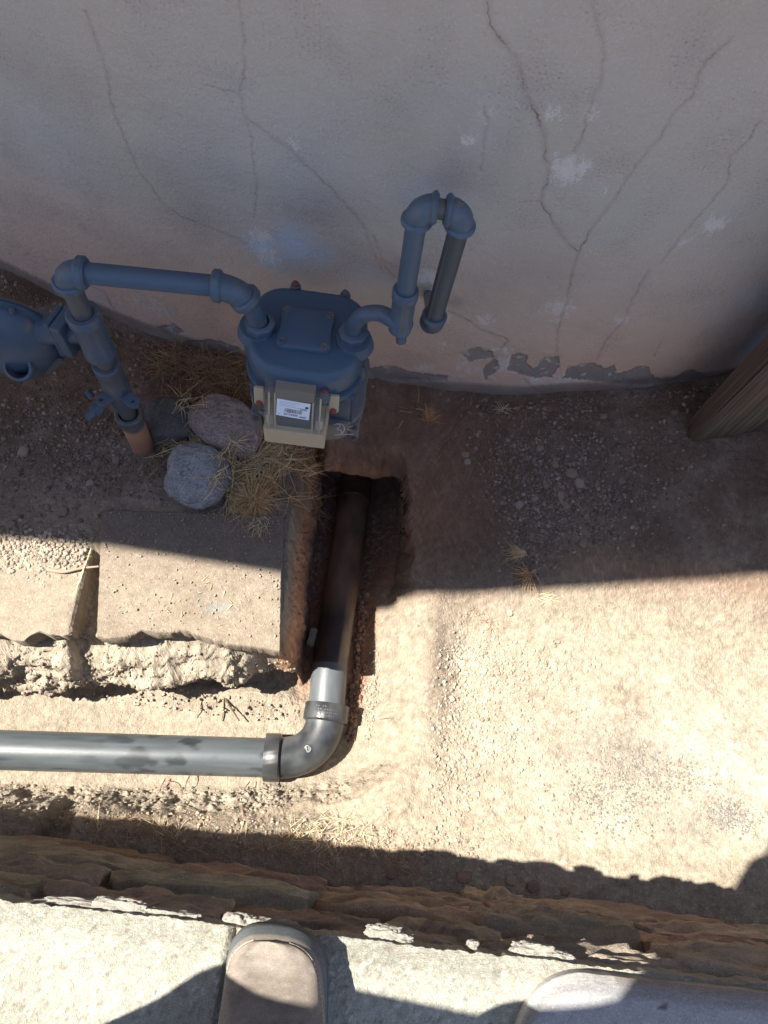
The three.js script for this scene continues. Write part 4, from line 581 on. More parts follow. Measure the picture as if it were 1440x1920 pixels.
function scatter(name, label, n, seed, sample, r0, r1, pal, shape, pow = 3, dMax = .96) {
  const r = rng(seed), m = new THREE.InstancedMesh(small[shape], gravelMat, n), c = new THREE.Color(); let i = 0, tries = 0;
  while (i < n && tries++ < n * 30) {
    const s = sample(r); if (!s) continue; const [x, z, k = 1] = s; if (z < wallZ(x) + .012 || z > .12) continue; const g = soil(x, z); if (g.m > .12 && g.m < dMax && (g.m < .6 || x < -.1)) continue; if (covered(x, z)) continue;
    const q = (r0 + (r1 - r0) * Math.pow(r(), pow)) * k; dummy.position.set(x, g.h + q * (.05 + .35 * r()), z); dummy.rotation.set(r() * 6.3, r() * 6.3, r() * 6.3); dummy.scale.setScalar(q); dummy.updateMatrix(); m.setMatrixAt(i, dummy.matrix);
    const a = pal[r() * pal.length | 0], b = .75 + .5 * r(); m.setColorAt(i, c.setRGB(a[0] * b, a[1] * b, a[2] * b)); i++;
  }
  m.count = i; m.name = numbered(name); scene.add(m); return tag(m, label, 'gravel', null, 'stuff');
}
const pav = [[-.60, -.16, -.61, -.30]];
function covered(x, z) { return x > -.585 && x < -.15 && z > -.61 && z < -.295 || x > -.062 - .03 && x < .018 && z < -.18 && z > -.9 || z > -.17 && z < -.0 && x < -.0; }
const normalish = r => (r() + r() + r() - 1.5) / .87;
const blob = (px, py, y, sx, sz) => { const p = at(px, py, y); return r => [p.x + normalish(r) * sx, p.z + normalish(r) * sz]; };
const GREYS = [[.20, .145, .11], [.17, .125, .10], [.23, .165, .125], [.145, .10, .075], [.27, .215, .175]], PALE = [[.34, .28, .21], [.29, .235, .175], [.36, .30, .23], [.25, .20, .155]], REDS = [[.20, .11, .07], [.15, .085, .06], [.26, .16, .1]], CRUMB = [[.37, .31, .235], [.32, .26, .195], [.39, .33, .255], [.29, .232, .175]];
scatter('gravel', 'grey gravel spread over shaded soil between hole and post', 6500, 1, (b => r => b[r() * b.length | 0](r))([blob(1010, 870, -.03, .15, .11), blob(1060, 960, -.07, .14, .08), blob(1000, 1010, -.09, .06, .08), blob(1120, 900, -.03, .22, .12)]), .0011, .0050, GREYS, 0, 3.2);
scatter('gravel', 'fine gravel over shaded ground left of the riser', 3600, 2, blob(120, 830, .01, .26, .15), .0011, .0048, GREYS, 1, 4);
scatter('gravel', 'small tan gravel beside the shadow edge above the left paver', 1500, 3, blob(60, 1035, .0, .12, .055), 0.0013, .0048, [...PALE, [.30, .25, .2]], 1, 2.2);
scatter('gravel', 'pale crumbs of soil on the sunlit flat ground at right', 8000, 4, (b => r => b[r() * b.length | 0](r))([blob(890, 1290, -.16, .07, .12), blob(960, 1240, -.16, .16, .05), blob(860, 1420, -.16, .05, .14), blob(1000, 1420, -.16, .2, .15), blob(880, 1240, -.16, .04, .03)]), .0007, .0042, CRUMB, 3, 6);
scatter('gravel', 'grey grit lying in a patch on bright ground at lower right', 3600, 5, (b => r => b[r() * b.length | 0](r))([blob(1240, 1450, -.15, .12, .045), blob(1370, 1530, -.15, .05, .03), blob(1150, 1500, -.15, .1, .06)]), .0007, .0028, [[.20, .185, .165], [.16, .15, .135], [.30, .265, .215]], 0, 2.5);
scatter('gravel', 'dark moist clods at the bottom of the hole', 1300, 6, (b => r => b[r() * b.length | 0](r))([blob(700, 1010, -.31, .04, .09), blob(680, 1150, -.3, .012, .1), blob(590, 1040, -.3, .012, .12), blob(665, 1300, -.3, .012, .08)]), .0014, .0065, REDS, 3, 2.5);
scatter('gravel', 'crumbly soil along the berm below the retaining wall', 1500, 7, r => [(-.8 + 1.15 * r()), .015 + .09 * r() * (1 - .3 * r())], .0010, .0045, [[.33, .27, .20], [.28, .22, .16], [.36, .30, .225], [.22, .165, .12]], 3, 4.5);
scatter('gravel', 'loose crumbs on the sandy trench floor around the black pipe', 800, 8, (b => r => b[r() * b.length | 0](r))([r => [-.85 + .8 * r(), -.235 + .05 * r()], r => [-.8 + .8 * r(), -.035 + .03 * r()], blob(700, 1300, -.3, .02, .1)]), .0008, .0040, CRUMB, 1, 4);
scatter('gravel', 'dark small stones along the foot of the stucco wall', 1500, 9, r => { const x = -.95 + 1.9 * r(); return [x, wallZ(x) + .02 + .13 * r() * r()]; }, .0014, .006, [...GREYS, ...REDS], 0, 3.5);
{ // crumbs sticking to the cut faces
  const r = rng(61), n = Math.min(3800, facePts.length / 3 | 0), m = new THREE.InstancedMesh(small[3], gravelMat, n), c = new THREE.Color();
  for (let i = 0; i < n; i++) { const k = (r() * facePts.length / 3 | 0) * 3, q = .0010 + .0040 * Math.pow(r(), 4.5); dummy.position.set(facePts[k], facePts[k + 1], facePts[k + 2]); dummy.rotation.set(r() * 6.3, r() * 6.3, r() * 6.3); dummy.scale.setScalar(q); dummy.updateMatrix(); m.setMatrixAt(i, dummy.matrix); const a = CRUMB[r() * 4 | 0], b = (facePts[k + 2] > -.12 ? .48 : .6) + .36 * r(); m.setColorAt(i, c.setRGB(a[0] * b, a[1] * b, a[2] * b)); }
  m.name = numbered('gravel'); scene.add(m); tag(m, 'tan crumbs clinging to the eroded bank under the pavers', 'gravel', null, 'stuff');
}
{ // dirt spilled over the paver
  const r = rng(71), n = 800, m = new THREE.InstancedMesh(small[1], gravelMat, n), c = new THREE.Color();
  for (let i = 0; i < n; i++) { const e = r(), v = e < .6 ? r() * r() * .55 : r(), u = e > .9 ? 1 - .06 * r() : r(), p = at(lerp(192, 526, u), lerp(962, 1195, v), .022), q = .0005 + .0021 * Math.pow(r(), 3); dummy.position.set(p.x, .0235 + q * .3, p.z); dummy.rotation.set(r() * 6, r() * 6, r() * 6); dummy.scale.setScalar(q); dummy.updateMatrix(); m.setMatrixAt(i, dummy.matrix); const a = PALE[r() * 3 | 0], b = .75 + .35 * r(); m.setColorAt(i, c.setRGB(a[0] * b, a[1] * b, a[2] * b)); }
  m.name = numbered('gravel'); scene.add(m); tag(m, 'dirt grains spilled over the top of the big paver', 'gravel', null, 'stuff');
}
{ // pebbles big enough to point at
  const kinds = [[0, [.23, .165, .125]], [1, [.27, .215, .175]], [2, [.27, .18, .13]], [1, [.37, .30, .225]], [1, [.19, .14, .11]]].map(([s, c]) => { const q = thing('pebble', '', ''); delete q.userData.label; const m = obj('pebble_body', [small[s]], std(c, .93), q); scene.remove(q); return q; }); taken.pebble = -1;
  const put = (list, label, group, k0) => list.forEach(([a, b, px, y], i) => { const p = at(a, b, y ?? .0), k = k0 > 2 ? kinds[3] : kinds[[0, 2, 1, 0, 4][(k0 + i) % 5]], t = k.clone(); t.name = numbered('pebble'); const s = px / 830 / 2; t.scale.set(s, s * .8, s); t.rotation.set(0, i * 1.7, 0); t.position.set(p.x, soil(p.x, p.z).h + s * .18, p.z); scene.add(t); tag(t, Array.isArray(label) ? label[i] : label, 'pebble', group); });
  put([[1065, 896, 22, -.03], [1048, 932, 18, -.04], [1082, 912, 20, -.03], [1035, 880, 15, -.03], [1020, 915, 14, -.04], [1055, 955, 16, -.06], [1000, 940, 16, -.06], [970, 952, 16, -.07], [1092, 976, 13, -.07], [1155, 912, 14, -.04], [1085, 1026, 18, -.1]], 'small grey brown pebble in the gravel between the hole and the post', 'pebbles in the gravel near the post', 0);
  put([[868, 862, 16, -.05], [873, 874, 13, -.05], [1125, 700 + 90, 14, 0], [1255, 786, 15, 0], [1010, 845, 15, -.01]], ['oval stone alone on dark soil right of the hole, upper of the two touching', 'small stone touching the oval one on dark soil right of the hole', 'lone stone on dark soil between the peeling wall and the gravel', 'small stone beside the foot of the wooden post', 'small lone stone on dark soil left of the gravel patch'], 'stones on the dark soil under the wall', 1);
  put([[45, 848, 20, .0], [120, 960, 18, .0], [218, 862, 17, 0], [88, 952, 12, 0], [130, 935, 12, 0], [168, 905, 14, 0], [20, 985, 18, 0]], ['rounded pebble by the left edge below the regulator', 'tan pebble in shade, nearest the top left corner of the big paver', 'rounded pebble just left of the foot of the tan riser sleeve', 'small pebble in shade left of the tan one above the paver gap', 'smallest pebble in shade, touching distance from the paver corner', 'lone pebble on shaded ground halfway between riser foot and paver gap', 'pebble at the left edge just above the shadow line'], 'pebbles on the ground at left', 2);
  put([[955, 1150, 12, -.15], [895, 1245, 14, -.16], [908, 1257, 12, -.16], [868, 1242, 15, -.16], [850, 1308, 11, -.16], [845, 1345, 11, -.16]], ['pale clod on sunlit ground closest to the shadow edge', 'pale clod in the middle of a close trio right of the trench', 'right hand clod of the close trio right of the trench', 'left hand and biggest clod of the close trio right of the trench', 'small pale clod below the close trio, level with the elbow hub', 'lowest pale clod, on sunlit ground level with the elbow bend'], 'pale clods on the sunlit ground', 3);
  put([[870, 1646, 22, -.15], [960, 1652, 18, -.15], [735, 1640, 18, -.15], [1000, 1662, 20, -.15], [1060, 1672, 14, -.15]], ['brown stone at the retaining wall foot, second from the left, above a tan wall stone', 'brown stone at the retaining wall foot in the middle of the row', 'leftmost brown stone at the retaining wall foot, right of the boot', 'brown stone at the retaining wall foot above the white mortar flakes', 'rightmost and smallest brown stone at the retaining wall foot'], 'stones at the foot of the retaining wall', 1);
}

// ---------------------------------------------------------------- dry grass, roots and twigs
const straw = std([1, 1, 1], .8, { vertexColors: true });
function strands(n, seed, start, dirOf, len, rad, pal, curl = .5) {
  const r = rng(seed), out = [];
  for (let i = 0; i < n; i++) {
    const s = start(r, i), d = dirOf(r, s, i).normalize(), L = len[0] + (len[1] - len[0]) * Math.pow(r(), 1.6), pts = [s.clone()], w = V(normalish(r), normalish(r) * .5, normalish(r)).multiplyScalar(curl); let q = s.clone();
    for (let k = 1; k <= 5; k++) { d.addScaledVector(w, .28).add(V(normalish(r) * .12, -.10, normalish(r) * .12)).normalize(); q = q.clone().addScaledVector(d, L / 5); const gy = ground(q.x, q.z); if (q.y < gy + .001 && q.y > gy - .04) { q.y = gy + .001 + .003 * r(); d.y = Math.abs(d.y) * .3; } pts.push(q); }
    const c = pal[r() * pal.length | 0], b = .9 + .7 * r(), R = rad * (.75 + .9 * r()); out.push(sweep(pts, (k, t) => R * (1 - .75 * t), 3, () => [c[0] * b, c[1] * b, c[2] * b], false));
  }
  return mergeGeometries(out);
}
const STRAW = [[.56, .42, .22], [.64, .50, .29], [.46, .32, .16], [.58, .46, .28]], ORANGE = [[.55, .32, .14], [.46, .26, .11], [.62, .40, .19]], BROWN = [[.28, .16, .085], [.37, .22, .11], [.20, .115, .066], [.45, .29, .15]], BLEACH = [[.62, .53, .36], [.55, .46, .30], [.50, .40, .25]];
const gp = (px, py, y, j, r, up = .004) => { const p = at(px, py, y); const x = p.x + normalish(r) * j, z = p.z + normalish(r) * j; return V(x, ground(x, z) + up * r(), z); };
const flatDir = r => { const a = r() * 6.283; return V(Math.cos(a), .15 + .35 * r(), Math.sin(a)); };
const pick = (list, r) => list[r() * list.length | 0];
const grass = (name, label, g, kind = 'stuff') => tag(obj(name, [g], straw, scene), label, 'dry grass', null, kind);
grass('dry_grass', 'tangled brown dead roots and grass between wall and meter', strands(1300, 11, r => gp(...pick([[330, 680], [360, 700], [400, 700], [430, 720], [450, 740], [385, 735], [310, 700], [455, 700], [415, 690]], r), .01, .018, r, .03), flatDir, [.025, .085], .0007, [...BROWN, ...BROWN, [.30, .2, .1]], .9));
grass('dry_grass', 'pale straw lying around the pink and blue grey cobbles', strands(1100, 12, r => gp(...pick([[352, 760], [362, 800], [370, 845], [395, 865], [420, 850], [450, 835], [480, 850], [510, 840], [530, 860], [340, 830], [440, 880], [470, 900], [490, 880]], r), .03, .017, r, .035), flatDir, [.025, .10], .0010, STRAW, .8));
grass('dry_grass', 'straw stems draped over the shoulders of the cobbles', strands(110, 32, r => { const [a, b] = pick([[405, 860], [415, 885], [400, 905], [395, 790], [385, 765], [440, 835], [345, 760]], r), p = at(a, b, .07); return V(p.x + normalish(r) * .012, .068 + .018 * r(), p.z + normalish(r) * .012); }, r => V(normalish(r), .1 * normalish(r), normalish(r) + .2), [.03, .08], .0010, STRAW, .7));
grass('dry_grass', 'fine brown thatch under the front of the meter', strands(700, 13, r => gp(...pick([[480, 860], [510, 880], [540, 860], [500, 910], [560, 860], [530, 845], [455, 900], [480, 930]], r), .01, .02, r, .025), flatDir, [.02, .06], .0006, [...BROWN, ...ORANGE], .9));
grass('grass_tuft', 'bushy orange straw tuft hanging over the top edge of the big paver', strands(520, 14, r => gp(476, 930, .03, .015, r, .025), (r) => { const a = r() * 6.283; return V(Math.cos(a) * .8 + .1, .45 + .5 * r(), Math.sin(a) * .8 + .45); }, [.03, .08], .0008, [...ORANGE, ...ORANGE, ...STRAW, [.72, .5, .26]], .7));
grass('grass_tuft', 'long pale stems leaning down over the big paver below the tuft', strands(120, 15, r => gp(pick([440, 455, 430], r), pick([925, 905, 940], r), .03, .014, r, .02), r => V(.5 + normalish(r) * .5, .3, .9), [.05, .11], .0009, STRAW, .6));
grass('root_fibre', 'loose orange roots hanging at the top left of the hole', strands(60, 16, r => gp(...pick([[575, 885], [590, 880], [600, 890], [560, 890], [545, 935]], r), -.01, .012, r, .01), r => V(.7 + normalish(r) * .6, .1, normalish(r) * .7), [.03, .085], .0007, [...ORANGE, [.5, .33, .2]], .7));
grass('root_fibre', 'thin root hairs on the soil below the meter right corner', strands(26, 17, r => gp(...pick([[655, 850], [668, 835], [690, 790], [685, 760]], r), .0, .01, r, .01), r => V(.5 * normalish(r) + .2, .1, .9), [.03, .06], .0006, [...ORANGE, ...STRAW], .5));
grass('grass_tuft', 'small orange tuft standing on dark soil right of the meter', strands(90, 18, r => gp(802, 792, .0, .006, r, .01), r => V(normalish(r) * .35, .8, normalish(r) * .5 - .1), [.03, .06], .0006, ORANGE, .4));
grass('grass_tuft', 'few straw stalks on the soil left of the small orange tuft', strands(26, 19, r => gp(...pick([[770, 775], [785, 765], [760, 780]], r), .01, .01, r, .008), r => V(-.6 + normalish(r), .3, normalish(r) * .4), [.03, .07], .0007, STRAW, .5));
grass('grass_tuft', 'short straw sprig near the foot of the peeling wall', strands(16, 20, r => gp(940, 772, .0, .005, r, .006), r => V(normalish(r), .25, normalish(r) * .5), [.02, .045], .0009, BLEACH, .4));
grass('grass_tuft', 'straw tuft just above the shadow edge right of the trench', strands(46, 21, r => gp(982, 1040, -.1, .006, r, .01), r => V(-.75 + normalish(r) * .45, .25, normalish(r) * .6 - .1), [.03, .062], .0008, [...STRAW, ...BLEACH], .3));
grass('grass_tuft', 'lower straw tuft touching the shadow edge right of the trench', strands(46, 22, r => gp(992, 1078, -.11, .008, r, .01), r => V(-.4 + normalish(r) * .6, .3, normalish(r) * .7 + .2), [.025, .05], .0008, [...STRAW, ...ORANGE], .4));
grass('grass_tuft', 'bleached stalks lying flat on sunlit ground near the shadow edge', strands(14, 23, r => gp(1015, 1122, -.13, .014, r, .004), r => V(.9, .1, normalish(r) * .4), [.025, .05], .0008, BLEACH, .3));
grass('root_fibre', 'dark thin rootlets on sunlit ground right of the trench edge', strands(40, 24, r => gp(...pick([[905, 1160], [920, 1165], [890, 1150], [930, 1180]], r), -.15, .012, r, .003), r => V(normalish(r), .05, .3 + normalish(r) * .6), [.015, .045], .0005, [[.25, .16, .11], [.32, .22, .15]], .6));
grass('dry_grass', 'bleached grass scattered along the sunlit berm', strands(150, 25, r => gp(540 + r() * 180, 1535 + r() * 50, -.13, .008, r, .006), r => V(normalish(r), .4, normalish(r)), [.015, .055], .0007, BLEACH, .5));
grass('dry_grass', 'brown rootlets in the shade below the retaining wall', strands(420, 26, r => { const x = -.5 + r() * .72; return V(x, ground(x, .09) + .015 * r(), .055 + .06 * r()); }, flatDir, [.015, .05], .0005, [...BROWN, [.3, .2, .11]], .8));
grass('dry_grass', 'few pale sprigs on the berm at left', strands(36, 27, r => gp(...pick([[310, 1560], [300, 1550], [330, 1570], [190, 1548], [455, 1565]], r), -.13, .008, r, .006), r => V(.3 * normalish(r), .5, -.6 + normalish(r) * .5), [.015, .05], .0009, BLEACH, .4));
grass('dry_grass', 'chopped straw bits strewn on the big dusty paver', strands(60, 28, r => { const p = at(220 + r() * 280, 1080 + r() * 110, .022); return V(p.x, .0255, p.z); }, r => { const a = r() * 6.3; return V(Math.cos(a), .09, Math.sin(a)); }, [.004, .022], .0006, [...BLEACH, ...STRAW], .1));
grass('dry_grass', 'broken bits of straw littered over the sunlit ground', strands(130, 31, r => gp(820 + r() * 600, 1140 + r() * 480, -.15, .01, r, .003), r => { const a = r() * 6.3; return V(Math.cos(a), .05, Math.sin(a)); }, [.006, .03], .00055, [...BLEACH, [.25, .18, .12]], .3));
grass('dry_grass', 'curly straw wisps trailing over the paver corner by the tuft', strands(40, 29, r => { const p = at(470 + r() * 30, 965 + r() * 30, .03); return V(p.x, .03, p.z); }, r => V(normalish(r), .1, .6 + normalish(r) * .6), [.02, .05], .0006, STRAW, 1));
{ // a seed stalk, twigs and roots
  const wood = std([.30, .2, .14], .85), twig = (name, label, px, r, m = wood, cat = 'twig') => { const pts = px.map(([a, b, y]) => at(a, b, y)); const t = thing(name, label, cat, pts[0].toArray()); obj(name === 'seed_stalk' ? 'stem' : 'branch', [sweep(new THREE.CatmullRomCurve3(pts).getPoints(18), (i, t) => r * (1.1 - .6 * t), 8)], m, t); return t; };
  twig('twig', 'flat brown root across the gap between the two pavers', [[90, 1068, .006], [120, 1072, .010], [150, 1066, .012], [185, 1062, .012]], .0042, std([.33, .22, .16], .9));
  const st = twig('seed_stalk', 'yellow seed head lying between the two pavers', [[171, 1028, .012], [162, 1055, .016], [152, 1085, .016]], .0011, std([.55, .48, .25], .7), 'grass stalk');
  const sp = []; const r = rng(4); for (let i = 0; i < 26; i++) { const k = i / 26, p = at(163 - 20 * k, 1050 + 58 * k, .016); sp.push(sweep([p, p.clone().add(V(normalish(r) * .006 - .003, .002 * r(), .012 + .012 * r()))], (j, t) => .0013 * (1 - .8 * t), 5)); } obj('seed_head', sp, std([.60, .53, .32], .7), st);
  twig('root', 'thin dark root lying across the shadow edge right of the trench', [[750, 1166, -.235], [775, 1158, -.215], [800, 1138, -.185], [825, 1118, -.165], [850, 1098, -.15], [872, 1072, -.14]], .0022, std([.13, .085, .06], .9), 'root');
  twig('twig', 'forked dark twig sticking out of the sand above the black pipe', [[421, 1306, -.275], [427, 1318, -.27], [449, 1352, -.275]], .0032, std([.10, .065, .045], .9));
  twig('twig', 'upright pale twig left of the forked dark twig', [[419, 1308, -.27], [418, 1330, -.285], [415, 1352, -.295]], .0026, std([.30, .2, .13], .9));
  twig('twig', 'thin slanting twig in the sand above the middle of the pipe run', [[378, 1312, -.28], [373, 1330, -.285], [369, 1346, -.296]], .0018);
  for (const [l, p] of [['dark twig poking from the berm left of the elbow', [[355, 1455, -.28], [349, 1468, -.27], [347, 1484, -.285]]], ['short dark twig on the sand below the pipe coupling', [[468, 1466, -.28], [460, 1476, -.27], [458, 1480, -.285]]], ['hooked rootlet just under the elbow hub', [[514, 1460, -.29], [516, 1470, -.285], [524, 1476, -.29]]], ['rootlet beside the red thread under the pipe', [[310, 1460, -.29], [302, 1475, -.285], [298, 1486, -.285]]]]) twig('twig', l, p, .0013, std([.12, .08, .055], .9));
  twig('red_thread', 'short red thread lying on the sand below the pipe', [[308, 1464, -.292], [322, 1468, -.288], [333, 1486, -.285]], .0009, std([.62, .16, .10], .6), 'thread');
  twig('stick', 'wide pale stick stub lying at the shadow edge right of the root', [[832, 1098, -.145], [845, 1108, -.145], [858, 1128, -.15]], .006, std([.30, .21, .15], .9), 'stick');
  const ch = at(586, 1195, -.27), g = rock(81, .009, .012, .022, .35, .15, 1.5, 10, true); g.rotateY(-.15); const t = thing('stone_chip', 'grey green stone chip leaning in the trench left of the pipe', 'stone', [ch.x, ch.y, ch.z]); obj('stone_body', [place(g, ch)], grit([.27, .25, .20], .9), t);
}

// ---------------------------------------------------------------- the person standing on the cap
function blobMesh(bones, c, half, res, k = .03, grow = 0) {
  const mc = new MarchingCubes(res, undefined, false, false, 200000); mc.isolation = 0; const f = mc.field, S = mc.size ?? res, h = S / 2;
  const B = bones.map(([a, b, ra, rb = ra]) => { const A = V(...a), D = V(...b).sub(A); return [A, D, D.lengthSq() || 1e-9, ra + grow, rb + grow]; });
  for (let z = 0; z < S; z++) for (let y = 0; y < S; y++) for (let x = 0; x < S; x++) {
    const px = c[0] + (x - h) / h * half, py = c[1] + (y - h) / h * half, pz = c[2] + (z - h) / h * half; let s = 0, mn = 9;
    for (const [A, D, L, ra, rb] of B) { const ax = px - A.x, ay = py - A.y, az = pz - A.z, t = clamp((ax * D.x + ay * D.y + az * D.z) / L), d = Math.hypot(ax - D.x * t, ay - D.y * t, az - D.z * t) - ra - (rb - ra) * t; if (d < mn + .3) s += Math.exp(-d / (k * .35)); if (d < mn) mn = d; }
    f[x + y * S + z * S * S] = -(-k * .35 * Math.log(s + 1e-30));
  }
  mc.update(); const n = mc.count, P = mc.positionArray.slice(0, n * 3), g = new THREE.BufferGeometry();
  for (let i = 0; i < n; i++) { P[i * 3] = c[0] + P[i * 3] * half; P[i * 3 + 1] = c[1] + P[i * 3 + 1] * half; P[i * 3 + 2] = c[2] + P[i * 3 + 2] * half; }
  g.setAttribute('position', new THREE.BufferAttribute(P, 3)); let m = mergeVertices(g, 1e-5); m.computeVertexNormals(); const nn = m.attributes.position.count; m.setAttribute('uv', new THREE.BufferAttribute(new Float32Array(nn * 2), 2));
  // keep the faces outward
  const i0 = m.index, pa = m.attributes.position; let vol = 0; for (let i = 0; i < i0.count; i += 3) { const a = V().fromBufferAttribute(pa, i0.getX(i)), b = V().fromBufferAttribute(pa, i0.getX(i + 1)), d = V().fromBufferAttribute(pa, i0.getX(i + 2)); vol += a.sub(V(...c)).dot(b.sub(V(...c)).cross(d.sub(V(...c)))); }
  if (vol < 0) { for (let i = 0; i < i0.count; i += 3) { const a = i0.getX(i); i0.setX(i, i0.getX(i + 1)); i0.setX(i + 1, a); } m.computeVertexNormals(); } return m;
}
{
  const person = thing('person', 'person in tan suede boots standing on the concrete cap, one toe in view', 'person', [-.235, .6, .36]);
  const aR = [-.030, .70, .352], kR = [-.07, 1.10, .31], hR = [-.15, 1.50, .40], aL = [-.43, .70, .40], kL = [-.40, 1.10, .302], hL = [-.32, 1.50, .40], pel = [-.235, 1.56, .40], ch = [-.23, 1.92, .36], nk = [-.225, 2.10, .32], hd = [-.22, 2.20, .285];
  const sR = [-.05, 2.0, .35], sL = [-.41, 2.0, .35], eR = [.06, 1.76, .31], eL = [-.37, 1.76, .335], wR = [.075, 1.675, .085], wL = [-.15, 1.675, .06];
  const arms = [[sR, eR, .052, .042], [sL, eL, .052, .042]], fore = [[eR, wR, .041, .028], [eL, wL, .041, .028]], torso = [[pel, ch, .135, .14], [[-.15, 1.57, .40], [-.32, 1.57, .40], .11], [[-.12, 1.95, .36], [-.34, 1.95, .36], .105], [sR, sL, .065], [ch, nk, .09, .06]], legs = [[hR, kR, .088, .06], [kR, aR, .058, .042], [hL, kL, .088, .06], [kL, aL, .058, .042]];
  const hand = (s, w) => { const o = []; const bx = w[0] - s * .012; o.push([w, [bx, 1.672, .045], .023, .021], [[bx - s * .0, 1.690, .05], [bx, 1.655, .045], .020]); [[0, .072], [1, .078], [2, .074], [3, .058]].forEach(([i, l]) => { const y = 1.692 - i * .0155, b = [bx - s * .008, y, .030], m = [b[0] - s * .012, y, b[2] - l * .38], e = [m[0] - s * .028, y, m[2] - .004]; o.push([b, m, .0088, .0082], [m, e, .0080, .0068]); }); o.push([[bx - s * .004, 1.695, .06], [bx - s * .035, 1.705, .045], .0105, .009], [[bx - s * .035, 1.705, .045], [bx - s * .052, 1.70, .03], .0088, .0078]); return o; };
  const skin = std([.36, .22, .16], .6), headB = [[[hd[0], hd[1] + .03, hd[2] + .02], [hd[0], hd[1] - .02, hd[2] - .02], .088, .07], [[hd[0], hd[1] - .06, hd[2] - .05], [hd[0], hd[1] - .03, hd[2] - .03], .045, .06], [[hd[0], hd[1] - .035, hd[2] - .10], [hd[0], hd[1] - .01, hd[2] - .085], .014, .010], [[hd[0] - .08, hd[1] - .01, hd[2] + .02], [hd[0] - .085, hd[1] + .015, hd[2] + .025], .014], [[hd[0] + .08, hd[1] - .01, hd[2] + .02], [hd[0] + .085, hd[1] + .015, hd[2] + .025], .014], [nk, hd, .058, .06]];
  obj('body', [blobMesh([...legs, ...torso, ...arms, ...fore], [-.235, 1.45, .3], .95, 96, .03, -.004), blobMesh(headB, [hd[0], hd[1], hd[2]], .2, 80, .012), blobMesh(hand(1, wR), [.045, 1.675, .04], .10, 72, .006), blobMesh(hand(-1, wL), [-.115, 1.675, .04], .10, 72, .006)], skin, person);
  obj('hair', [blobMesh([[[hd[0], hd[1] + .05, hd[2] + .045], [hd[0], hd[1] + .06, hd[2] - .01], .083, .074]], [hd[0], hd[1] + .04, hd[2]], .16, 48, .02)], std([.05, .035, .025], .8), person);
  obj('shirt', [blobMesh([...torso, ...arms, [eR, [.068, 1.72, .21], .042, .036], [eL, [-.27, 1.72, .215], .042, .036]], [-.235, 1.85, .3], .55, 84, .03, .014)], std([.07, .09, .14], .9), person);
  obj('trousers', [blobMesh([...legs, [[-.15, 1.53, .40], [-.32, 1.53, .40], .115], [pel, [-.235, 1.62, .4], .128]], [-.235, 1.1, .36], .62, 90, .03, .018)], std([.06, .08, .125], .92), person);
  // boot: outline loft from sole to instep
  const boot = (tx, tz, turn) => {
    const n = 60, m = 40, P = [], C = [], I = [], L = .29, hw = t => .0605 * Math.pow(clamp(1 - Math.pow(clamp(1 - t / .17), 3)), .38) * (1 - .16 * ss(.3, .6, t) + .05 * ss(.7, .9, t)) * Math.pow(clamp(1 - Math.pow(clamp((t - .86) / .14), 2.4)), .5), off = t => -.014 * Math.pow(1 - clamp(t / .5), 2);
    const topH = t => .058 + .042 * ss(.05, .45, t) + .065 * ss(.42, .72, t);
    const profOf = f => [[1, .0], [1.02, .004], [1.02, .018], [1.0, .023], [lerp(.995, .965, f), .030], [lerp(.985, .925, f), .038], [lerp(.975, .91, f), .041], [lerp(.96, .885, f), .0445], [lerp(.95, .865, f), .047], [lerp(.94, .855, f), .048]];
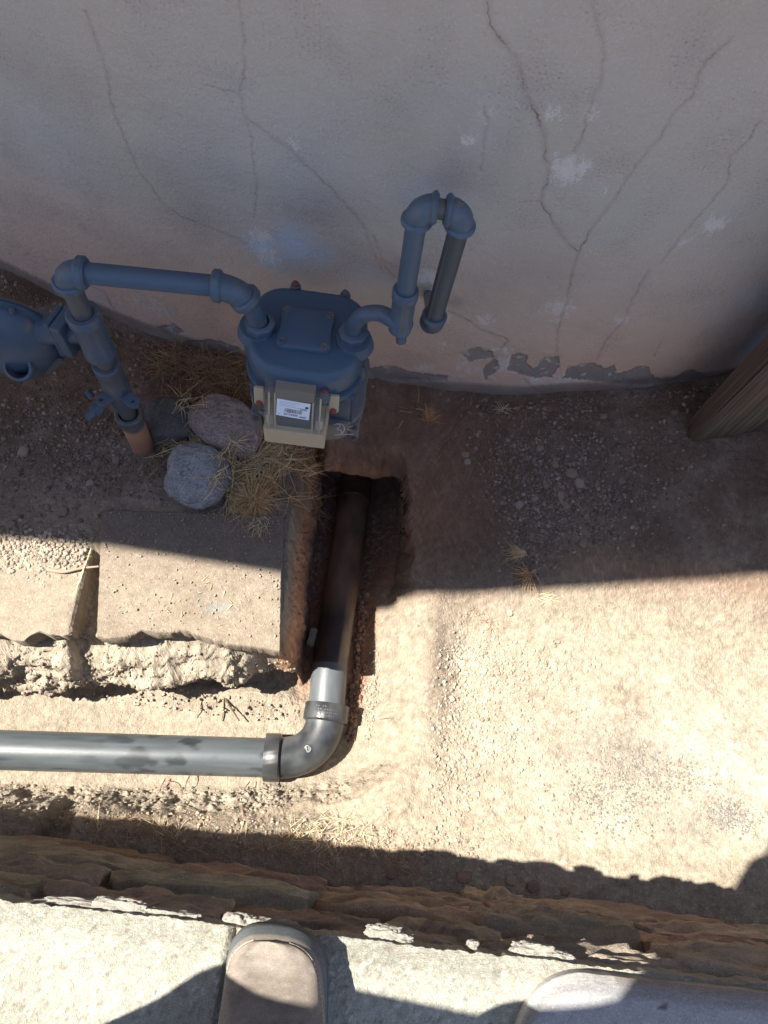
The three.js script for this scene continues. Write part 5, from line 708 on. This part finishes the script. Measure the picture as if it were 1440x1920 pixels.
    for (let i = 0; i <= n; i++) { const t = Math.pow(i / n, 1.35), w = i ? hw(t) : 0, z = t * L, H = topH(t), fr = ss(.12, 0, t);
      for (let j = 0; j <= m; j++) { const half = i ? j / m * 2 - 1 : Math.abs(j / m * 2 - 1), s = Math.sign(half) || 1, a = Math.abs(half); let r, y; const band = ss(.34, .06, t) * lerp(lerp(1, .35, ss(.02, .12, t)), 1, ss(-.5, .4, half)), prof = profOf(band), q = (1 - a) * 2; // 0 at the ground edge .. 1 at the middle
        if (q < 1) { const k = q * (prof.length - 1), k0 = Math.min(prof.length - 2, Math.floor(k)), f = k - k0; r = lerp(prof[k0][0], prof[k0 + 1][0], f); y = lerp(prof[k0][1], prof[k0 + 1][1], f); } else { const f = q - 1, ang = f * Math.PI / 2; r = prof.at(-1)[0] * Math.pow(Math.cos(ang), .62); y = .048 + (H - .048) * Math.pow(Math.sin(ang), .8); }
        const nn = .0038 * fbm(t * 8, half * 3.2, 3, 4) * (q > 1 ? 1 : 0), x = off(t) + s * w * r * (s < 0 ? 1 - .2 * clamp(1 - t / .4) : 1); P.push(x, y + nn, z + (1 - Math.min(1, Math.max(r, prof.at(-1)[0]))) * .085 * clamp(1 - t / .45)); let c; const e = .002 * noise(t * 60, half * 6); if (y < .0235) c = [.085, .085, .08]; else if (y < .041 + e) c = t < .36 ? mix3([.115, .135, .145], [.14, .15, .15], clamp(noise(t * 30, y * 200) + .3)) : [.06, .07, .075]; else if (y < .0475 + e) c = mix3([.27, .23, .19], [.20, .17, .14], clamp(noise(t * 200, half * 30))); else c = mix3(mix3([.265, .22, .175], [.165, .135, .108], clamp(.35 + fbm(t * 9, half * 4, 9, 4) * 2.2)), [.36, .32, .27], .6 * clamp(fbm(t * 25, half * 12, 4, 3) * 2 + ss(.3, .0, t) * .5 - .1)); C.push(...c); if (i && j) { const A = (i - 1) * (m + 1) + j - 1, B = A + m + 1; I.push(A, B, A + 1, A + 1, B, B + 1); } } }
    const g = new THREE.BufferGeometry(); g.setAttribute('position', new THREE.Float32BufferAttribute(P, 3)); g.setAttribute('color', new THREE.Float32BufferAttribute(C, 3)); const uv = []; for (let i = 0; i < P.length; i += 3) uv.push(P[i], P[i + 2] + P[i + 1]); g.setAttribute('uv', new THREE.Float32BufferAttribute(uv, 2)); g.setIndex(I); const gm = mergeVertices(g, 1e-5); gm.computeVertexNormals(); gm.rotateY(turn); gm.translate(tx, .601, tz);
    const st = []; for (const sd of [-1, 1]) for (let t = .006; t < .62; t += t < .05 ? .008 : .017) { const f = ss(.34, .06, t) * (sd > 0 ? 1 : lerp(1, .35, ss(.02, .12, t))), rr = lerp(.945, .86, f), q = tt => V(off(tt) + sd * hw(tt) * rr * (sd < 0 ? 1 - .2 * clamp(1 - tt / .4) : 1), .0485, tt * L + (1 - rr) * .085 * clamp(1 - tt / .45)); const a = q(t), b = q(t + .010); st.push(sweep([a, a.clone().lerp(b, .5).add(V(0, .0008, 0)), b], .0007, 5)); }
    const sg = merge(st); sg.rotateY(turn); sg.translate(tx, .601, tz);
    const sh = blobMesh([[[tx + .006, .66, tz + .20], [tx + .004, .80, tz + .225], .050, .056], [[tx, .645, tz + .14], [tx + .004, .68, tz + .2], .042, .05]], [tx, .72, tz + .2], .17, 56, .02);
    const bo = obj('boot', [gm], gritV(.92, .05, .0005), person); tag(obj('stitching', [sg], std([.36, .32, .26], .85), bo), null, null, null, 'stuff'); obj('boot_shaft', [sh], grit([.26, .21, .17], .92, .05, .0005), person);
  };
  boot(-.030, .126, .03); boot(-.425, .160, -.06);
}

scene.traverse(o => { if (o.isMesh) { o.castShadow = true; o.receiveShadow = true; } });
renderer.render(scene, camera);
